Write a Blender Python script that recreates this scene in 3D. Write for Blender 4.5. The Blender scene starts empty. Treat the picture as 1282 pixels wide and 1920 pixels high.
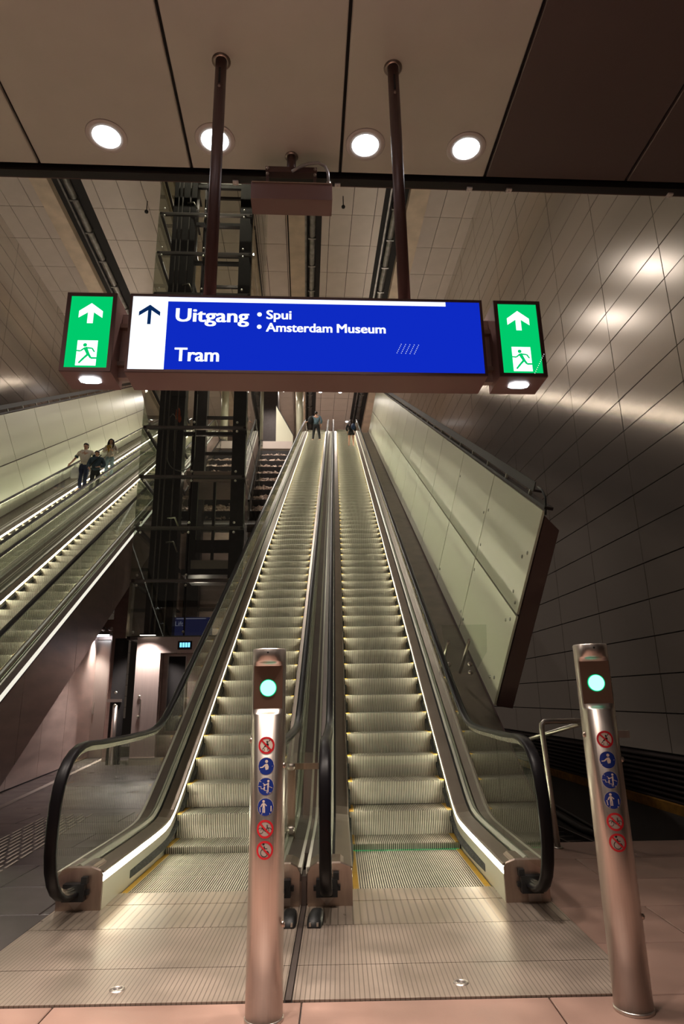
import bpy, bmesh, math, random
from mathutils import Vector, Matrix
random.seed(7)
SC = bpy.context.scene
COL = SC.collection
# ------------------------------------------------------------------ camera
cam_d = bpy.data.cameras.new('camera'); cam = bpy.data.objects.new('camera', cam_d); COL.objects.link(cam)
cam_d.sensor_fit = 'HORIZONTAL'; cam_d.sensor_width = 36.0; cam_d.lens = 1193.0/1282*36
cam_d.clip_start = 0.05; cam_d.clip_end = 200
_xr = Vector((0.99983, -0.0047, -0.0155)).normalized()
_fw = Vector((0.0090, 0.95960, 0.28060)).normalized()
_up = _xr.cross(_fw).normalized(); _fw = _up.cross(_xr).normalized()
CAMZ = 1.41
cam.matrix_world = Matrix(((_xr.x,_up.x,-_fw.x,0),(_xr.y,_up.y,-_fw.y,0),(_xr.z,_up.z,-_fw.z,CAMZ),(0,0,0,1)))
SC.camera = cam
# ------------------------------------------------------------------ world, view
W = bpy.data.worlds.new('hall'); SC.world = W; W.use_nodes = True
W.node_tree.nodes['Background'].inputs[0].default_value = (1.0, 0.80, 0.66, 1)
W.node_tree.nodes['Background'].inputs[1].default_value = 0.06
SC.view_settings.view_transform = 'Standard'; SC.view_settings.look = 'None'
SC.view_settings.gamma = 1; SC.view_settings.use_curve_mapping = False
SC.view_settings.exposure = 0.12
SC.cycles.use_denoising = True
SC.cycles.max_bounces = 7; SC.cycles.transparent_max_bounces = 24
SC.cycles.sample_clamp_indirect = 4.0
LED_STRENGTH = 29.0
DOWN_WATT = 300.0
DOWN_COL = (1.0, 0.86, 0.75)
HALL_WATT = 1900.0
RAIL_STRENGTH = 32.0
# ------------------------------------------------------------------ frames
A = math.radians(2.84)                       # the building runs 2.84 degrees to the left of the right hand escalators
UB = Vector((math.cos(A), math.sin(A), 0)); WB = Vector((-math.sin(A), math.cos(A), 0))
def B(u, w, z=0.0): return UB*u + WB*w + Vector((0, 0, z))
ZC = 5.33; ZH = 22.3                         # low ceiling, hall ceiling
UL, UR = -13.6, 7.57                         # side walls
U0P = -2.85                                  # axis between the two escalator pairs
def nz(y): return 0.57735*(y-6.664)          # nosing line of the steps
TOP = 17.36; NSTEP = 75
# ------------------------------------------------------------------ mesh helpers
class MB:
    def __init__(s): s.v=[]; s.f=[]; s.m=[]; s.sm=[]
    def quad(s, pts, m=0, smooth=False):
        n=len(s.v); s.v += [tuple(p) for p in pts]; s.f.append(tuple(range(n,n+len(pts)))); s.m.append(m); s.sm.append(smooth)
    def box(s, x0,x1,y0,y1,z0,z1, m=0, M=None):
        c=[(x0,y0,z0),(x1,y0,z0),(x1,y1,z0),(x0,y1,z0),(x0,y0,z1),(x1,y0,z1),(x1,y1,z1),(x0,y1,z1)]
        if M is not None: c=[tuple(M@Vector(p)) for p in c]
        n=len(s.v); s.v+=c
        for f in ((0,3,2,1),(4,5,6,7),(0,1,5,4),(1,2,6,5),(2,3,7,6),(3,0,4,7)):
            s.f.append(tuple(n+i for i in f)); s.m.append(m); s.sm.append(False)
        return s
    def loft(s, rings, m=0, closed=True, caps=True, smooth=False):
        n=len(s.v); k=len(rings[0])
        for r in rings: s.v+=[tuple(p) for p in r]
        for i in range(len(rings)-1):
            for j in range(k if closed else k-1):
                a=n+i*k+j; b=n+i*k+(j+1)%k
                s.f.append((a,b,b+k,a+k)); s.m.append(m); s.sm.append(smooth)
        if caps and closed:
            s.f.append(tuple(n+j for j in reversed(range(k)))); s.m.append(m); s.sm.append(False)
            s.f.append(tuple(n+(len(rings)-1)*k+j for j in range(k))); s.m.append(m); s.sm.append(False)
        return s
    def prism(s, poly, ext, m=0):            # poly: 3d points, ext: vector
        e=Vector(ext); return s.loft([[Vector(p) for p in poly],[Vector(p)+e for p in poly]], m)
    def tube(s, path, r, n=10, m=0, smooth=True, caps=True):
        path=[Vector(p) for p in path]; rings=[]; up=None
        for i,p in enumerate(path):
            t=(path[min(i+1,len(path)-1)]-path[max(i-1,0)]).normalized()
            if up is None:
                up=Vector((0,0,1)) if abs(t.z)<0.9 else Vector((0,1,0))
            a=t.cross(up).normalized(); up=a.cross(t).normalized()
            rr=r[i] if isinstance(r,(list,tuple)) else r
            rings.append([p+(a*math.cos(2*math.pi*j/n)+up*math.sin(2*math.pi*j/n))*rr for j in range(n)])
        return s.loft(rings, m, True, caps, smooth)
    def lathe(s, prof, c=(0,0,0), n=24, m=0, axis='z', smooth=True):   # prof: (r, h)
        rings=[]
        for r,h in prof:
            ring=[]
            for j in range(n):
                a=2*math.pi*j/n; x,y=r*math.cos(a),r*math.sin(a)
                p=(x,y,h) if axis=='z' else ((x,-h,y) if axis=='y' else (h,x,y))
                ring.append((c[0]+p[0],c[1]+p[1],c[2]+p[2]))
            rings.append(ring)
        return s.loft(rings, m, True, prof[0][0]<.006 or prof[-1][0]<.006, smooth)
    def ball(s, c, r, n=10, k=7, m=0, M=None):
        rx,ry,rz = r if isinstance(r,(list,tuple)) else (r,r,r); rings=[]
        for i in range(k+1):
            th=math.pi*i/k; th=min(max(th,0.05),math.pi-0.05); ring=[]
            for j in range(n):
                a=2*math.pi*j/n; p=Vector((rx*math.sin(th)*math.cos(a), ry*math.sin(th)*math.sin(a), -rz*math.cos(th)))
                if M is not None: p=M@p
                ring.append(Vector(c)+p)
            rings.append(ring)
        return s.loft(rings, m, True, True, True)
    def mesh(s, name, mats, fix=True):
        me=bpy.data.meshes.new(name); me.from_pydata(s.v,[],s.f)
        for mt in (mats if isinstance(mats,(list,tuple)) else [mats]): me.materials.append(mt)
        me.polygons.foreach_set('material_index', s.m); me.polygons.foreach_set('use_smooth', s.sm)
        if fix:
            bm=bmesh.new(); bm.from_mesh(me); bmesh.ops.recalc_face_normals(bm, faces=bm.faces); bm.to_mesh(me); bm.free()
        me.update(); return me
    def build(s, name, mats, parent=None, loc=(0,0,0), rot=(0,0,0), **kw):
        return put(name, s.mesh(name, mats), parent, loc, rot, **kw)
def put(name, me, parent=None, loc=(0,0,0), rot=(0,0,0), label=None, cat=None, group=None, kind=None):
    o=bpy.data.objects.new(name, me); COL.objects.link(o); o.location=loc; o.rotation_euler=rot
    if parent is not None: o.parent=parent
    tag(o,label,cat,group,kind); return o
def tag(o,label=None,cat=None,group=None,kind=None):
    if label: o['label']=label
    if cat: o['category']=cat
    if group: o['group']=group
    if kind: o['kind']=kind
    return o
def empty(name, loc, rz=0.0, label=None, cat=None, group=None):
    o=bpy.data.objects.new(name,None); COL.objects.link(o); o.location=loc; o.rotation_euler=(0,0,rz); o.empty_display_size=0.2
    return tag(o,label,cat,group)
def copy_tree(o, parent=None):
    c=o.copy(); COL.objects.link(c)
    if parent is not None: c.parent=parent
    for ch in o.children: copy_tree(ch,c)
    return c
def struct(name, mb, mats, rz=A):
    return put(name, mb.mesh(name,mats), None, (0,0,0), (0,0,rz), kind='structure')
def smax(a,b,e): return (a+b+math.sqrt((a-b)**2+e*e))/2
def smin(a,b,e): return (a+b-math.sqrt((a-b)**2+e*e))/2
# ------------------------------------------------------------------ materials
def mat(name, col, rough=0.5, metal=0.0, var=0.0, scale=6.0, stretch=None, bump=0.0, bscale=60.0, emit=None, estr=0.0, spec=0.5, rvar=0.0, col2=None, aniso=0.0):
    m=bpy.data.materials.new(name); m.use_nodes=True; nt=m.node_tree; N=nt.nodes; L=nt.links
    p=N['Principled BSDF']; p.inputs['Base Color'].default_value=(*col,1); p.inputs['Roughness'].default_value=rough
    p.inputs['Metallic'].default_value=metal; p.inputs['Specular IOR Level'].default_value=spec
    if aniso: p.inputs['Anisotropic'].default_value=aniso
    if emit: p.inputs['Emission Color'].default_value=(*emit,1); p.inputs['Emission Strength'].default_value=estr
    if var or bump or rvar or col2:
        tc=N.new('ShaderNodeTexCoord'); mp=N.new('ShaderNodeMapping'); L.new(tc.outputs['Object'],mp.inputs[0])
        if stretch: mp.inputs['Scale'].default_value=stretch
        nz_=N.new('ShaderNodeTexNoise'); nz_.inputs['Scale'].default_value=scale; nz_.inputs['Detail'].default_value=5; L.new(mp.outputs[0],nz_.inputs[0])
        if var or col2:
            r=N.new('ShaderNodeValToRGB'); r.color_ramp.elements[0].position=0.32; r.color_ramp.elements[1].position=0.68
            a=col2 if col2 else tuple(c*(1-var) for c in col); b=tuple(min(1,c*(1+var)) for c in col)
            r.color_ramp.elements[0].color=(*a,1); r.color_ramp.elements[1].color=(*b,1)
            L.new(nz_.outputs[0],r.inputs[0]); L.new(r.outputs[0],p.inputs['Base Color'])
        if rvar:
            mr=N.new('ShaderNodeMapRange'); mr.inputs[3].default_value=max(0.02,rough-rvar); mr.inputs[4].default_value=rough+rvar
            mr.inputs[1].default_value=0.3; mr.inputs[2].default_value=0.7
            L.new(nz_.outputs[0],mr.inputs[0]); L.new(mr.outputs[0],p.inputs['Roughness'])
        if bump:
            n2=N.new('ShaderNodeTexNoise'); n2.inputs['Scale'].default_value=bscale; n2.inputs['Detail'].default_value=3; L.new(mp.outputs[0],n2.inputs[0])
            bp=N.new('ShaderNodeBump'); bp.inputs['Strength'].default_value=bump; bp.inputs['Distance'].default_value=0.01
            L.new(n2.outputs[0],bp.inputs['Height']); L.new(bp.outputs[0],p.inputs['Normal'])
    return m
def emis(name, col, s):
    m=bpy.data.materials.new(name); m.use_nodes=True; nt=m.node_tree; nt.nodes.clear()
    e=nt.nodes.new('ShaderNodeEmission'); e.inputs[0].default_value=(*col,1); e.inputs[1].default_value=s
    o=nt.nodes.new('ShaderNodeOutputMaterial'); nt.links.new(e.outputs[0],o.inputs[0]); return m
def glass(name, tint=(0.95,0.97,0.94), ior=2.0, rough=0.01, gtint=(0.9,0.93,0.9)):
    m=bpy.data.materials.new(name); m.use_nodes=True; nt=m.node_tree; nt.nodes.clear()
    t=nt.nodes.new('ShaderNodeBsdfTransparent'); t.inputs[0].default_value=(*tint,1)
    g=nt.nodes.new('ShaderNodeBsdfGlossy'); g.inputs['Color'].default_value=(*gtint,1); g.inputs['Roughness'].default_value=rough
    fr=nt.nodes.new('ShaderNodeFresnel'); fr.inputs[0].default_value=ior
    mx=nt.nodes.new('ShaderNodeMixShader'); o=nt.nodes.new('ShaderNodeOutputMaterial')
    ge=nt.nodes.new('ShaderNodeNewGeometry'); iv=nt.nodes.new('ShaderNodeMath'); iv.operation='SUBTRACT'; iv.inputs[0].default_value=1
    mu=nt.nodes.new('ShaderNodeMath'); mu.operation='MULTIPLY'; nt.links.new(ge.outputs['Backfacing'],iv.inputs[1]); nt.links.new(fr.outputs[0],mu.inputs[0]); nt.links.new(iv.outputs[0],mu.inputs[1])
    nt.links.new(mu.outputs[0],mx.inputs[0]); nt.links.new(t.outputs[0],mx.inputs[1]); nt.links.new(g.outputs[0],mx.inputs[2]); nt.links.new(mx.outputs[0],o.inputs[0])
    return m
def grooved(name, col, rough, pitch, depth=0.35, axis=0):
    """metal plate with fine lengthwise grooves"""
    m=mat(name,col,rough,0.6,var=0.16,scale=3.0,rvar=0.1); nt=m.node_tree; N=nt.nodes; L=nt.links; p=N['Principled BSDF']
    tc=N.new('ShaderNodeTexCoord'); sx=N.new('ShaderNodeSeparateXYZ'); L.new(tc.outputs['Object'],sx.inputs[0])
    a=N.new('ShaderNodeMath'); a.operation='DIVIDE'; a.inputs[1].default_value=pitch; L.new(sx.outputs[axis],a.inputs[0])
    f=N.new('ShaderNodeMath'); f.operation='FRACT'; L.new(a.outputs[0],f.inputs[0])
    g=N.new('ShaderNodeMath'); g.operation='LESS_THAN'; g.inputs[1].default_value=0.2; L.new(f.outputs[0],g.inputs[0])
    old=p.inputs['Base Color'].links[0].from_socket
    mx=N.new('ShaderNodeMix'); mx.data_type='RGBA'; L.new(g.outputs[0],mx.inputs[0]); L.new(old,mx.inputs[6]); mx.inputs[7].default_value=tuple(c*depth for c in col)+(1,)
    L.new(mx.outputs[2],p.inputs['Base Color']); return m
M={}
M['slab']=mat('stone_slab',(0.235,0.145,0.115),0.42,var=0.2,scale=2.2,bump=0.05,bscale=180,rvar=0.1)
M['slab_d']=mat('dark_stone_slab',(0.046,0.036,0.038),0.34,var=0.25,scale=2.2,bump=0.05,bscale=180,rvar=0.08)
M['joint']=mat('dark_joint',(0.03,0.024,0.022),0.8)
M['plate']=grooved('landing_plate_metal',(0.39,0.315,0.26),0.38,0.0245,0.55)
M['plate2']=grooved('landing_plate_metal_wide',(0.39,0.32,0.26),0.36,0.05,0.6)
M['cleat']=mat('step_cleat',(0.53,0.505,0.41),0.48,0.5,var=0.08,scale=8)
M['groove']=mat('step_groove',(0.055,0.05,0.04),0.6,0.3)
M['yellow']=mat('yellow_edge',(0.46,0.27,0.012),0.5)
M['skirt']=mat('skirt_steel',(0.62,0.60,0.50),0.40,0.85,var=0.06,scale=4,stretch=(1,0.2,1))
M['deck']=mat('deck_steel',(0.27,0.22,0.18),0.36,0.85,var=0.08,scale=6,stretch=(1,0.2,1))
M['channel']=mat('channel_aluminium',(0.46,0.46,0.39),0.45,0.8,var=0.05)
M['edge']=mat('edge_cream',(0.80,0.78,0.68),0.4,0.2)
M['odeck']=mat('outer_deck_metal',(0.14,0.11,0.10),0.4,0.7,var=0.1,scale=3)
M['rubber']=mat('handrail_rubber',(0.006,0.005,0.006),0.38,spec=0.14)
M['guide']=mat('handrail_guide_steel',(0.60,0.60,0.54),0.25,0.95)
M['brush']=mat('brush_bristle',(0.035,0.037,0.034),0.9,var=0.5,scale=40,bump=0.6,bscale=300)
M['black']=mat('black_plastic',(0.008,0.008,0.009),0.5)
M['box']=mat('newel_box_steel',(0.42,0.33,0.28),0.3,0.95,var=0.08,scale=5,stretch=(6,1,1))
M['steel']=mat('brushed_steel',(0.58,0.51,0.465),0.34,0.95,var=0.04,scale=9,stretch=(14,14,0.25),rvar=0.03)
M['steel_s']=mat('portal_steel',(0.62,0.50,0.46),0.32,0.6,var=0.04,scale=5,stretch=(9,9,0.35))
M['steel_d']=mat('dark_brushed_steel',(0.55,0.42,0.38),0.34,0.65,var=0.14,scale=2.0,stretch=(0.6,0.6,3),rvar=0.06)
M['plate_reflect']=mat('signal_plate',(0.36,0.21,0.15),0.3,0.85)  # brown of a reflection put into the plate's base colour
M['tube']=mat('railing_steel',(0.55,0.50,0.45),0.34,0.95,var=0.08)
M['glass']=glass('balustrade_glass')
M['glass_l']=glass('lift_glass',(0.84,0.86,0.82),1.7,0.015)
M['edgeglow']=emis('glowing_edge_cream',(1.0,0.95,0.80),0.85)
M['green_c']=emis('green_gap_glow',(0.02,0.55,0.16),1.0)
M['caselight']=emis('case_light_strip',(1.0,0.80,0.68),7.0)
M['led']=emis('led_strip',(1.0,0.94,0.72),LED_STRENGTH)
M['lamp']=emis('downlight_glow',(0.92,0.96,1.0),14.0)
M['lampfill']=emis('fill_lamp_glow',(1.0,0.9,0.75),2.0)  # glow of the added lamps in the shaft and at the portal
M['lampc']=emis('emergency_glow',(0.75,0.95,1.0),6.0)
M['green_l']=emis('green_signal',(0.30,1.0,0.80),1.9)
M['green_r']=emis('green_signal_rim',(0.0,0.75,0.28),0.9)
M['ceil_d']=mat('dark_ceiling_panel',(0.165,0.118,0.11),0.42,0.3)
M['ceil']=mat('ceiling_metal_panel',(0.70,0.655,0.575),0.42,0.15,var=0.03,scale=3,rvar=0.03)
M['trimring']=mat('downlight_ring',(0.72,0.66,0.62),0.5)
M['dark']=mat('dark_void',(0.012,0.010,0.010),0.8)
M['fascia']=mat('dark_fascia',(0.018,0.014,0.014),0.55,0.1)
M['htile']=mat('hall_ceiling_tile',(0.58,0.50,0.45),0.45,0.1,var=0.04,scale=1.5)
M['wallp']=mat('wall_metal_panel',(0.56,0.51,0.46),0.2,0.75)
M['wallb']=mat('wall_backing',(0.03,0.025,0.023),0.7)
M['concrete']=mat('concrete_beam',(0.60,0.48,0.37),0.8,var=0.12,scale=1.6,bump=0.1,bscale=20)
M['concd']=mat('concrete_beam_side',(0.33,0.26,0.21),0.85,var=0.2,scale=1.5)
M['pipe']=mat('duct_metal',(0.25,0.24,0.23),0.4,0.8,var=0.3,scale=3)
M['parap']=mat('parapet_panel',(0.66,0.65,0.51),0.28,0.12)
M['parapb']=mat('parapet_backing',(0.10,0.055,0.05),0.6)
M['strip']=mat('side_deck_metal',(0.15,0.12,0.088),0.45,0.4,var=0.15,scale=3)
M['frame']=mat('sign_casing',(0.115,0.062,0.056),0.42,0.35,var=0.03)
M['casing']=mat('sign_casing_side',(0.25,0.145,0.135),0.40,0.3)
M['blue']=emis('sign_blue',(0.004,0.022,0.50),1.0)
M['white']=emis('sign_white',(0.86,0.93,1.0),1.25)
M['ink']=emis('sign_dark_ink',(0.003,0.02,0.09),1.0)
M['green']=emis('sign_green',(0.0,0.52,0.13),1.05)
M['dot']=emis('reflected_dot',(0.6,0.7,1.0),0.9)
M['st_red']=mat('sticker_red',(0.60,0.015,0.025),0.4)
M['st_blue']=mat('sticker_blue',(0.006,0.03,0.24),0.4)
M['st_white']=mat('sticker_cream',(0.70,0.60,0.52),0.45)
M['st_grey']=mat('sticker_grey',(0.50,0.42,0.38),0.4,0.3)
M['st_black']=mat('sticker_black',(0.01,0.01,0.012),0.5)
M['beam_d']=mat('lift_dark_steel',(0.045,0.037,0.037),0.38,0.6,var=0.1)
M['beam_m']=mat('lift_steel_rail',(0.24,0.21,0.20),0.36,0.8)
M['boss']=mat('glass_fixing',(0.62,0.60,0.50),0.35,0.9)
M['kerb']=mat('yellow_kerb',(0.42,0.20,0.03),0.6,var=0.25)
M['louvre']=mat('louvre_dark',(0.085,0.066,0.066),0.4,0.6)
M['rock']=mat('find_fragments',(0.62,0.50,0.42),0.8,var=0.4,scale=5,col2=(0.26,0.20,0.17))
M['tray']=mat('display_tray',(0.20,0.16,0.15),0.5,var=0.1)
M['tact']=mat('tactile_rib',(0.40,0.34,0.30),0.5)
M['orange']=mat('orange_tag',(0.7,0.10,0.02),0.6)
M['cable']=mat('grey_cable',(0.42,0.39,0.37),0.35,0.6)
M['cabled']=mat('dark_cable',(0.06,0.05,0.045),0.5)
M['lblue']=emis('lift_sign_face',(0.007,0.008,0.030),1.0)
M['lsl']=emis('lift_sign_letters',(0.10,0.10,0.13),1.0)
M['disp']=emis('lift_display',(0.15,0.55,1.0),2.0)
M['skin']=mat('skin',(0.50,0.27,0.18),0.5); M['hair']=mat('dark_hair',(0.012,0.008,0.007),0.5,var=0.4,scale=30)
M['hairr']=mat('red_brown_hair',(0.030,0.010,0.009),0.5,var=0.4,scale=30)
M['polo']=mat('white_polo',(0.60,0.54,0.46),0.8,var=0.05); M['navy']=mat('navy_cuff',(0.02,0.05,0.07),0.8)
M['jean']=mat('dark_jeans',(0.012,0.017,0.045),0.85,var=0.25,scale=12); M['ljean']=mat('light_jeans',(0.19,0.26,0.30),0.85,var=0.2,scale=10)
M['jack']=mat('dark_denim_jacket',(0.030,0.052,0.072),0.85,var=0.2,scale=9); M['blk']=mat('black_cloth',(0.010,0.010,0.011),0.85,var=0.3,scale=9)
M['card']=mat('white_cardigan',(0.62,0.56,0.50),0.85); M['blues']=mat('blue_shirt',(0.11,0.18,0.23),0.85,var=0.15,scale=9)
M['bagb']=mat('blue_bag',(0.012,0.04,0.11),0.6); M['shoe']=mat('tan_shoe',(0.55,0.34,0.20),0.6); M['shoew']=mat('white_shoe',(0.6,0.55,0.5),0.6)
M['shoeb']=mat('black_shoe',(0.015,0.013,0.013),0.6); M['gold']=mat('yellow_bunch',(0.45,0.27,0.03),0.7,var=0.3,scale=30); M['bagw']=mat('pale_plastic_bag',(0.55,0.55,0.50),0.5)
M['eye']=mat('eye_dark',(0.01,0.008,0.008),0.3)
# ================================================================== SETTING
# floor: dark bed with stone slabs as pieces
fb=MB()
fb.box(-14,2.2,-7,22.2,-0.10,-0.022); fb.box(2.2,7.5,-7,7.0,-0.10,-0.022)
floor=struct('floor',fb,M['joint'],0)
_slabs={}
def slab(sx,sy,u,w):
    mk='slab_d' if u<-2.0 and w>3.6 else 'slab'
    key=(round(sx,3),round(sy,3),mk)
    if key not in _slabs:
        g=0.0035; b=0.004; m=MB()
        m.loft([[(g,g,-.022),(sx-g,g,-.022),(sx-g,sy-g,-.022),(g,sy-g,-.022)],[(g,g,-b),(sx-g,g,-b),(sx-g,sy-g,-b),(g,sy-g,-b)],[(g+b,g+b,0),(sx-g-b,g+b,0),(sx-g-b,sy-g-b,0),(g+b,sy-g-b,0)]])
        _slabs[key]=m.mesh('slab',M[mk])
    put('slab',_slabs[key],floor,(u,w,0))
# front field (in building coordinates); the landing plates lie between u -1.9 and 1.65
def field(u0,u1,w0,w1,su,sw,off=True):
    w=w0; r=0
    while w<w1-0.02:
        d=min(sw,w1-w); u=u0-(su/2 if (off and r%2) else 0)
        while u<u1-0.02:
            a=max(u,u0); e=min(u+su,u1)
            if e-a>0.03: slab(e-a,d,a,w)
            u+=su
        w+=d; r+=1
field(-5.0,7.4,-1.4,3.627,1.2,0.718)
field(1.491,7.4,3.627,6.99,1.2,0.673)
field(-4.6,-2.026,3.627,9.24,1.25,0.702)
lf=MB(); lf.box(-14,-4.6,3.627,22.1,-.022,-.001); lf.box(-4.6,-2.026,9.24,22.1,-.022,-.001); lf.box(-14,-5.0,-7,3.627,-.022,-.001); lf.box(-5,7.4,-7,-1.4,-.022,-.001)
lf.box(-2.02,1.49,5.9,22.1,-.03,-.024)
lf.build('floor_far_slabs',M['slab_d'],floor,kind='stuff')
# tactile guide ribs on the left part of the floor
rib=MB().box(-.011,.011,-.14,.14,0,.006).mesh('tactile_rib',M['tact'])
guide=empty('tactile_guide_strip',B(-2.95,6.9,0),A+math.radians(2.5),'pale raised guide ribs on the dark floor beside the left newel','guide strip')
for i in range(10):
    for j in range(12): put('rib',rib,guide,(-.30+.062*i,-1.9+.36*j+(.18 if i%2 else 0),0.0))
dr=MB(); dr.quad([(-4.36,10.0,.004),(-4.26,10.0,.004),(-5.2,18,.004),(-5.3,18,.004)]); dr.quad([(-4.1,8,.004),(-3.98,8,.004),(-4.26,10,.004),(-4.36,10,.004)])
struct('trim_1',dr,M['tact'])
# pit beside the floor on the right
pit=MB(); pit.box(2.2,7.5,7.0,45,-1.0,-.9); pit.box(2.2,7.4,6.94,6.995,-1.0,-.024); pit.box(2.16,2.2,7.0,16,-1.0,-.03)
struct('trim_2',pit,M['wallb'],0)
# ---- low ceiling
cp={}
cb=MB().box(-13.6,7.57,-7,4.02,ZC+.03,ZC+.12)
ceil=struct('ceiling',cb,M['dark'])
pw=1.14; g=.011
pm=MB().loft([[(g,-7,.03),(pw-g,-7,.03),(pw-g,4.0,.03),(g,4.0,.03)],[(g,-7,.006),(pw-g,-7,.006),(pw-g,4.0,.006),(g,4.0,.006)],[(g+.006,-7,0),(pw-g-.006,-7,0),(pw-g-.006,3.994,0),(g+.006,3.994,0)]]).mesh('ceiling_panel',M['ceil'])
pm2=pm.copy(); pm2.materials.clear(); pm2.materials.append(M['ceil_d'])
for i in range(-12,7):
    u=.263+pw*i
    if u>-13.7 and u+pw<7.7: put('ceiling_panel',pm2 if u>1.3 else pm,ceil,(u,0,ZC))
fa=MB().box(-13.6,7.57,4.03,4.10,ZC-.03,ZC+.25,0).box(-13.6,7.57,4.10,4.112,ZC-.028,ZC-.008,1)
struct('trim_3',fa,[M['fascia'],M['frame']])
clipm=MB().box(-.022,.022,-.02,.02,-.014,0).box(-.008,.008,-.01,.01,-.024,-.014).mesh('edge_clip',M['trimring'])
for i,(u,where) in enumerate(((.247,'beside the brown hung box'),(-.55,'just left of the left sign rod'),(1.30,'right of the right sign rod'),(1.62,'second one right of the right sign rod'),(2.95,'far right on the edge'))):
    put('edge_clip',clipm,None,B(u,4.09,ZC-.03),(0,0,A),'small pale clip under the dark ceiling edge '+where,'clip','clips along the ceiling edge')
# ---- high hall ceiling: tiles of 1 x 2 m in strips between the beams
hb=MB().box(UL,UR,8,56,ZH+.05,ZH+.3)
hall=put('ceiling_high',hb.mesh('ceiling_high',M['dark']),None,(0,0,0),(0,0,A),kind='structure')
def tile(w_,l_):
    g=.012
    return MB().loft([[(g,g,.05),(w_-g,g,.05),(w_-g,l_-g,.05),(g,l_-g,.05)],[(g,g,0),(w_-g,g,0),(w_-g,l_-g,0),(g,l_-g,0)]]).mesh('ceiling_tile',M['htile'])
_t={}
for (a,b) in ((.70,3.42),(-9.38,-6.1),(5.25,UR),(UL,-11.3),(-6.1,-.85)):
    edges=[a]+[n+.07 for n in range(-15,9) if a+.05<n+.07<b-.05]+[b]
    for e0,e1 in zip(edges[:-1],edges[1:]):
        k=round(e1-e0,2)
        if k not in _t: _t[k]=tile(e1-e0,2.03)
        for r in range(15): put('ceiling_tile',_t[k],hall,(e0,21.67-2.03+2.03*r,ZH))
def beam(u0,u1,dk0,dk1,name):
    b=MB().box(u0,u1,14,52,ZH-.35,ZH+.05,0)
    lo,hi=sorted((dk0,dk1)); b.box(lo,hi,14,52,ZH+.02,ZH+.06,1)
    return struct(name,b,[M['concrete'],M['dark']])
beam(-11.3,-10.58,-10.58,-9.38,'trim_4'); beam(4.42,5.25,3.42,4.42,'trim_5'); beam(-.79,-.06,-.06,.70,'trim_6'); beam(-5.94,-5.21,-6.1,-5.94,'trim_7')
for nm,u,lab in (('ceiling_duct',-9.95,'dull metal duct in the dark slot beside the left concrete beam'),('ceiling_duct',3.95,'dull metal duct in the dark slot beside the right concrete beam'),('ceiling_duct',.28,'grey metal duct in the dark slot above the escalators')):
    d=MB().tube([(0,14,0),(0,52,0)],.15,8); d.box(-.34,-.26,14,52,-.05,.05)
    for k in range(18): d.box(-.18,.18,15+2*k,15.08+2*k,-.17,.17)
    put(nm,d.mesh(nm,M['pipe']),None,B(u,0,ZH-.06),(0,0,A),lab,'duct','ducts in the ceiling slots')
# ---- right wall of metal panels
def side_wall(name,u,sgn):
    wb=MB().box(u,u+.2*sgn,-7,56,-1.0,ZH+.1) if sgn>0 else MB().box(u-.2,u,-7,56,-1.0,ZH+.1)
    wall=struct(name,wb,M['wallb'])
    g=.009; t=.03
    def pan(l,h): return MB().loft([[(0,g,g),(0,l-g,g),(0,l-g,h-g),(0,g,h-g)],[(-t*sgn,g+.004,g+.004),(-t*sgn,l-g-.004,g+.004),(-t*sgn,l-g-.004,h-g-.004),(-t*sgn,g+.004,h-g-.004)]])
    me=pan(2.5,.8).mesh('wall_panel',M['wallp'])
    n=0; rest=MB()
    for c in range(-2,18):
        w=6.1+2.5*(c)
        for r in range(28):
            z=.2+.8*r
            seen = z<1.6+.97*(w+2.5) and z+.8>(nz(w)+2.2 if w>8 else 0) and 6<w+2.5 and w<44 and r<28
            if seen and n<298:
                n+=1; put('wall_panel',me,wall,(u,w,z),(random.uniform(-.0006,.0006),0,random.uniform(-.0022,.0022)))
            else:
                k=len(rest.v); p=pan(2.5,.8); rest.v+=[(u+x,w+y,z+zz) for x,y,zz in p.v]; rest.f+=[tuple(k+i for i in f) for f in p.f]; rest.m+=p.m; rest.sm+=p.sm
    rest.build('wall_panel_rest',M['wallp'],wall,kind='stuff')
    return wall
wr=side_wall('wall_right',UR,1); wl=side_wall('wall_left',UL,-1)
lv=MB()
for i in range(8): lv.prism([(0,-4,.12-.1*i),(-.06,-4,.07-.1*i),(-.06,-4,.05-.1*i),(0,-4,.05-.1*i)],(0,40,0))
slm=MB().prism([(0,0,.07),(-.07,0,.02),(-.07,0,-.005),(0,0,.0)],(0,44,0)).mesh('louvre_slat',M['louvre'])
for i in range(9): put('louvre_slat',slm,wr,(UR,-2,.10-.105*i))
kb=MB().box(7.30,7.40,-4,42,-.92,-.72); struct('trim_8',kb,M['kerb'])
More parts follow.
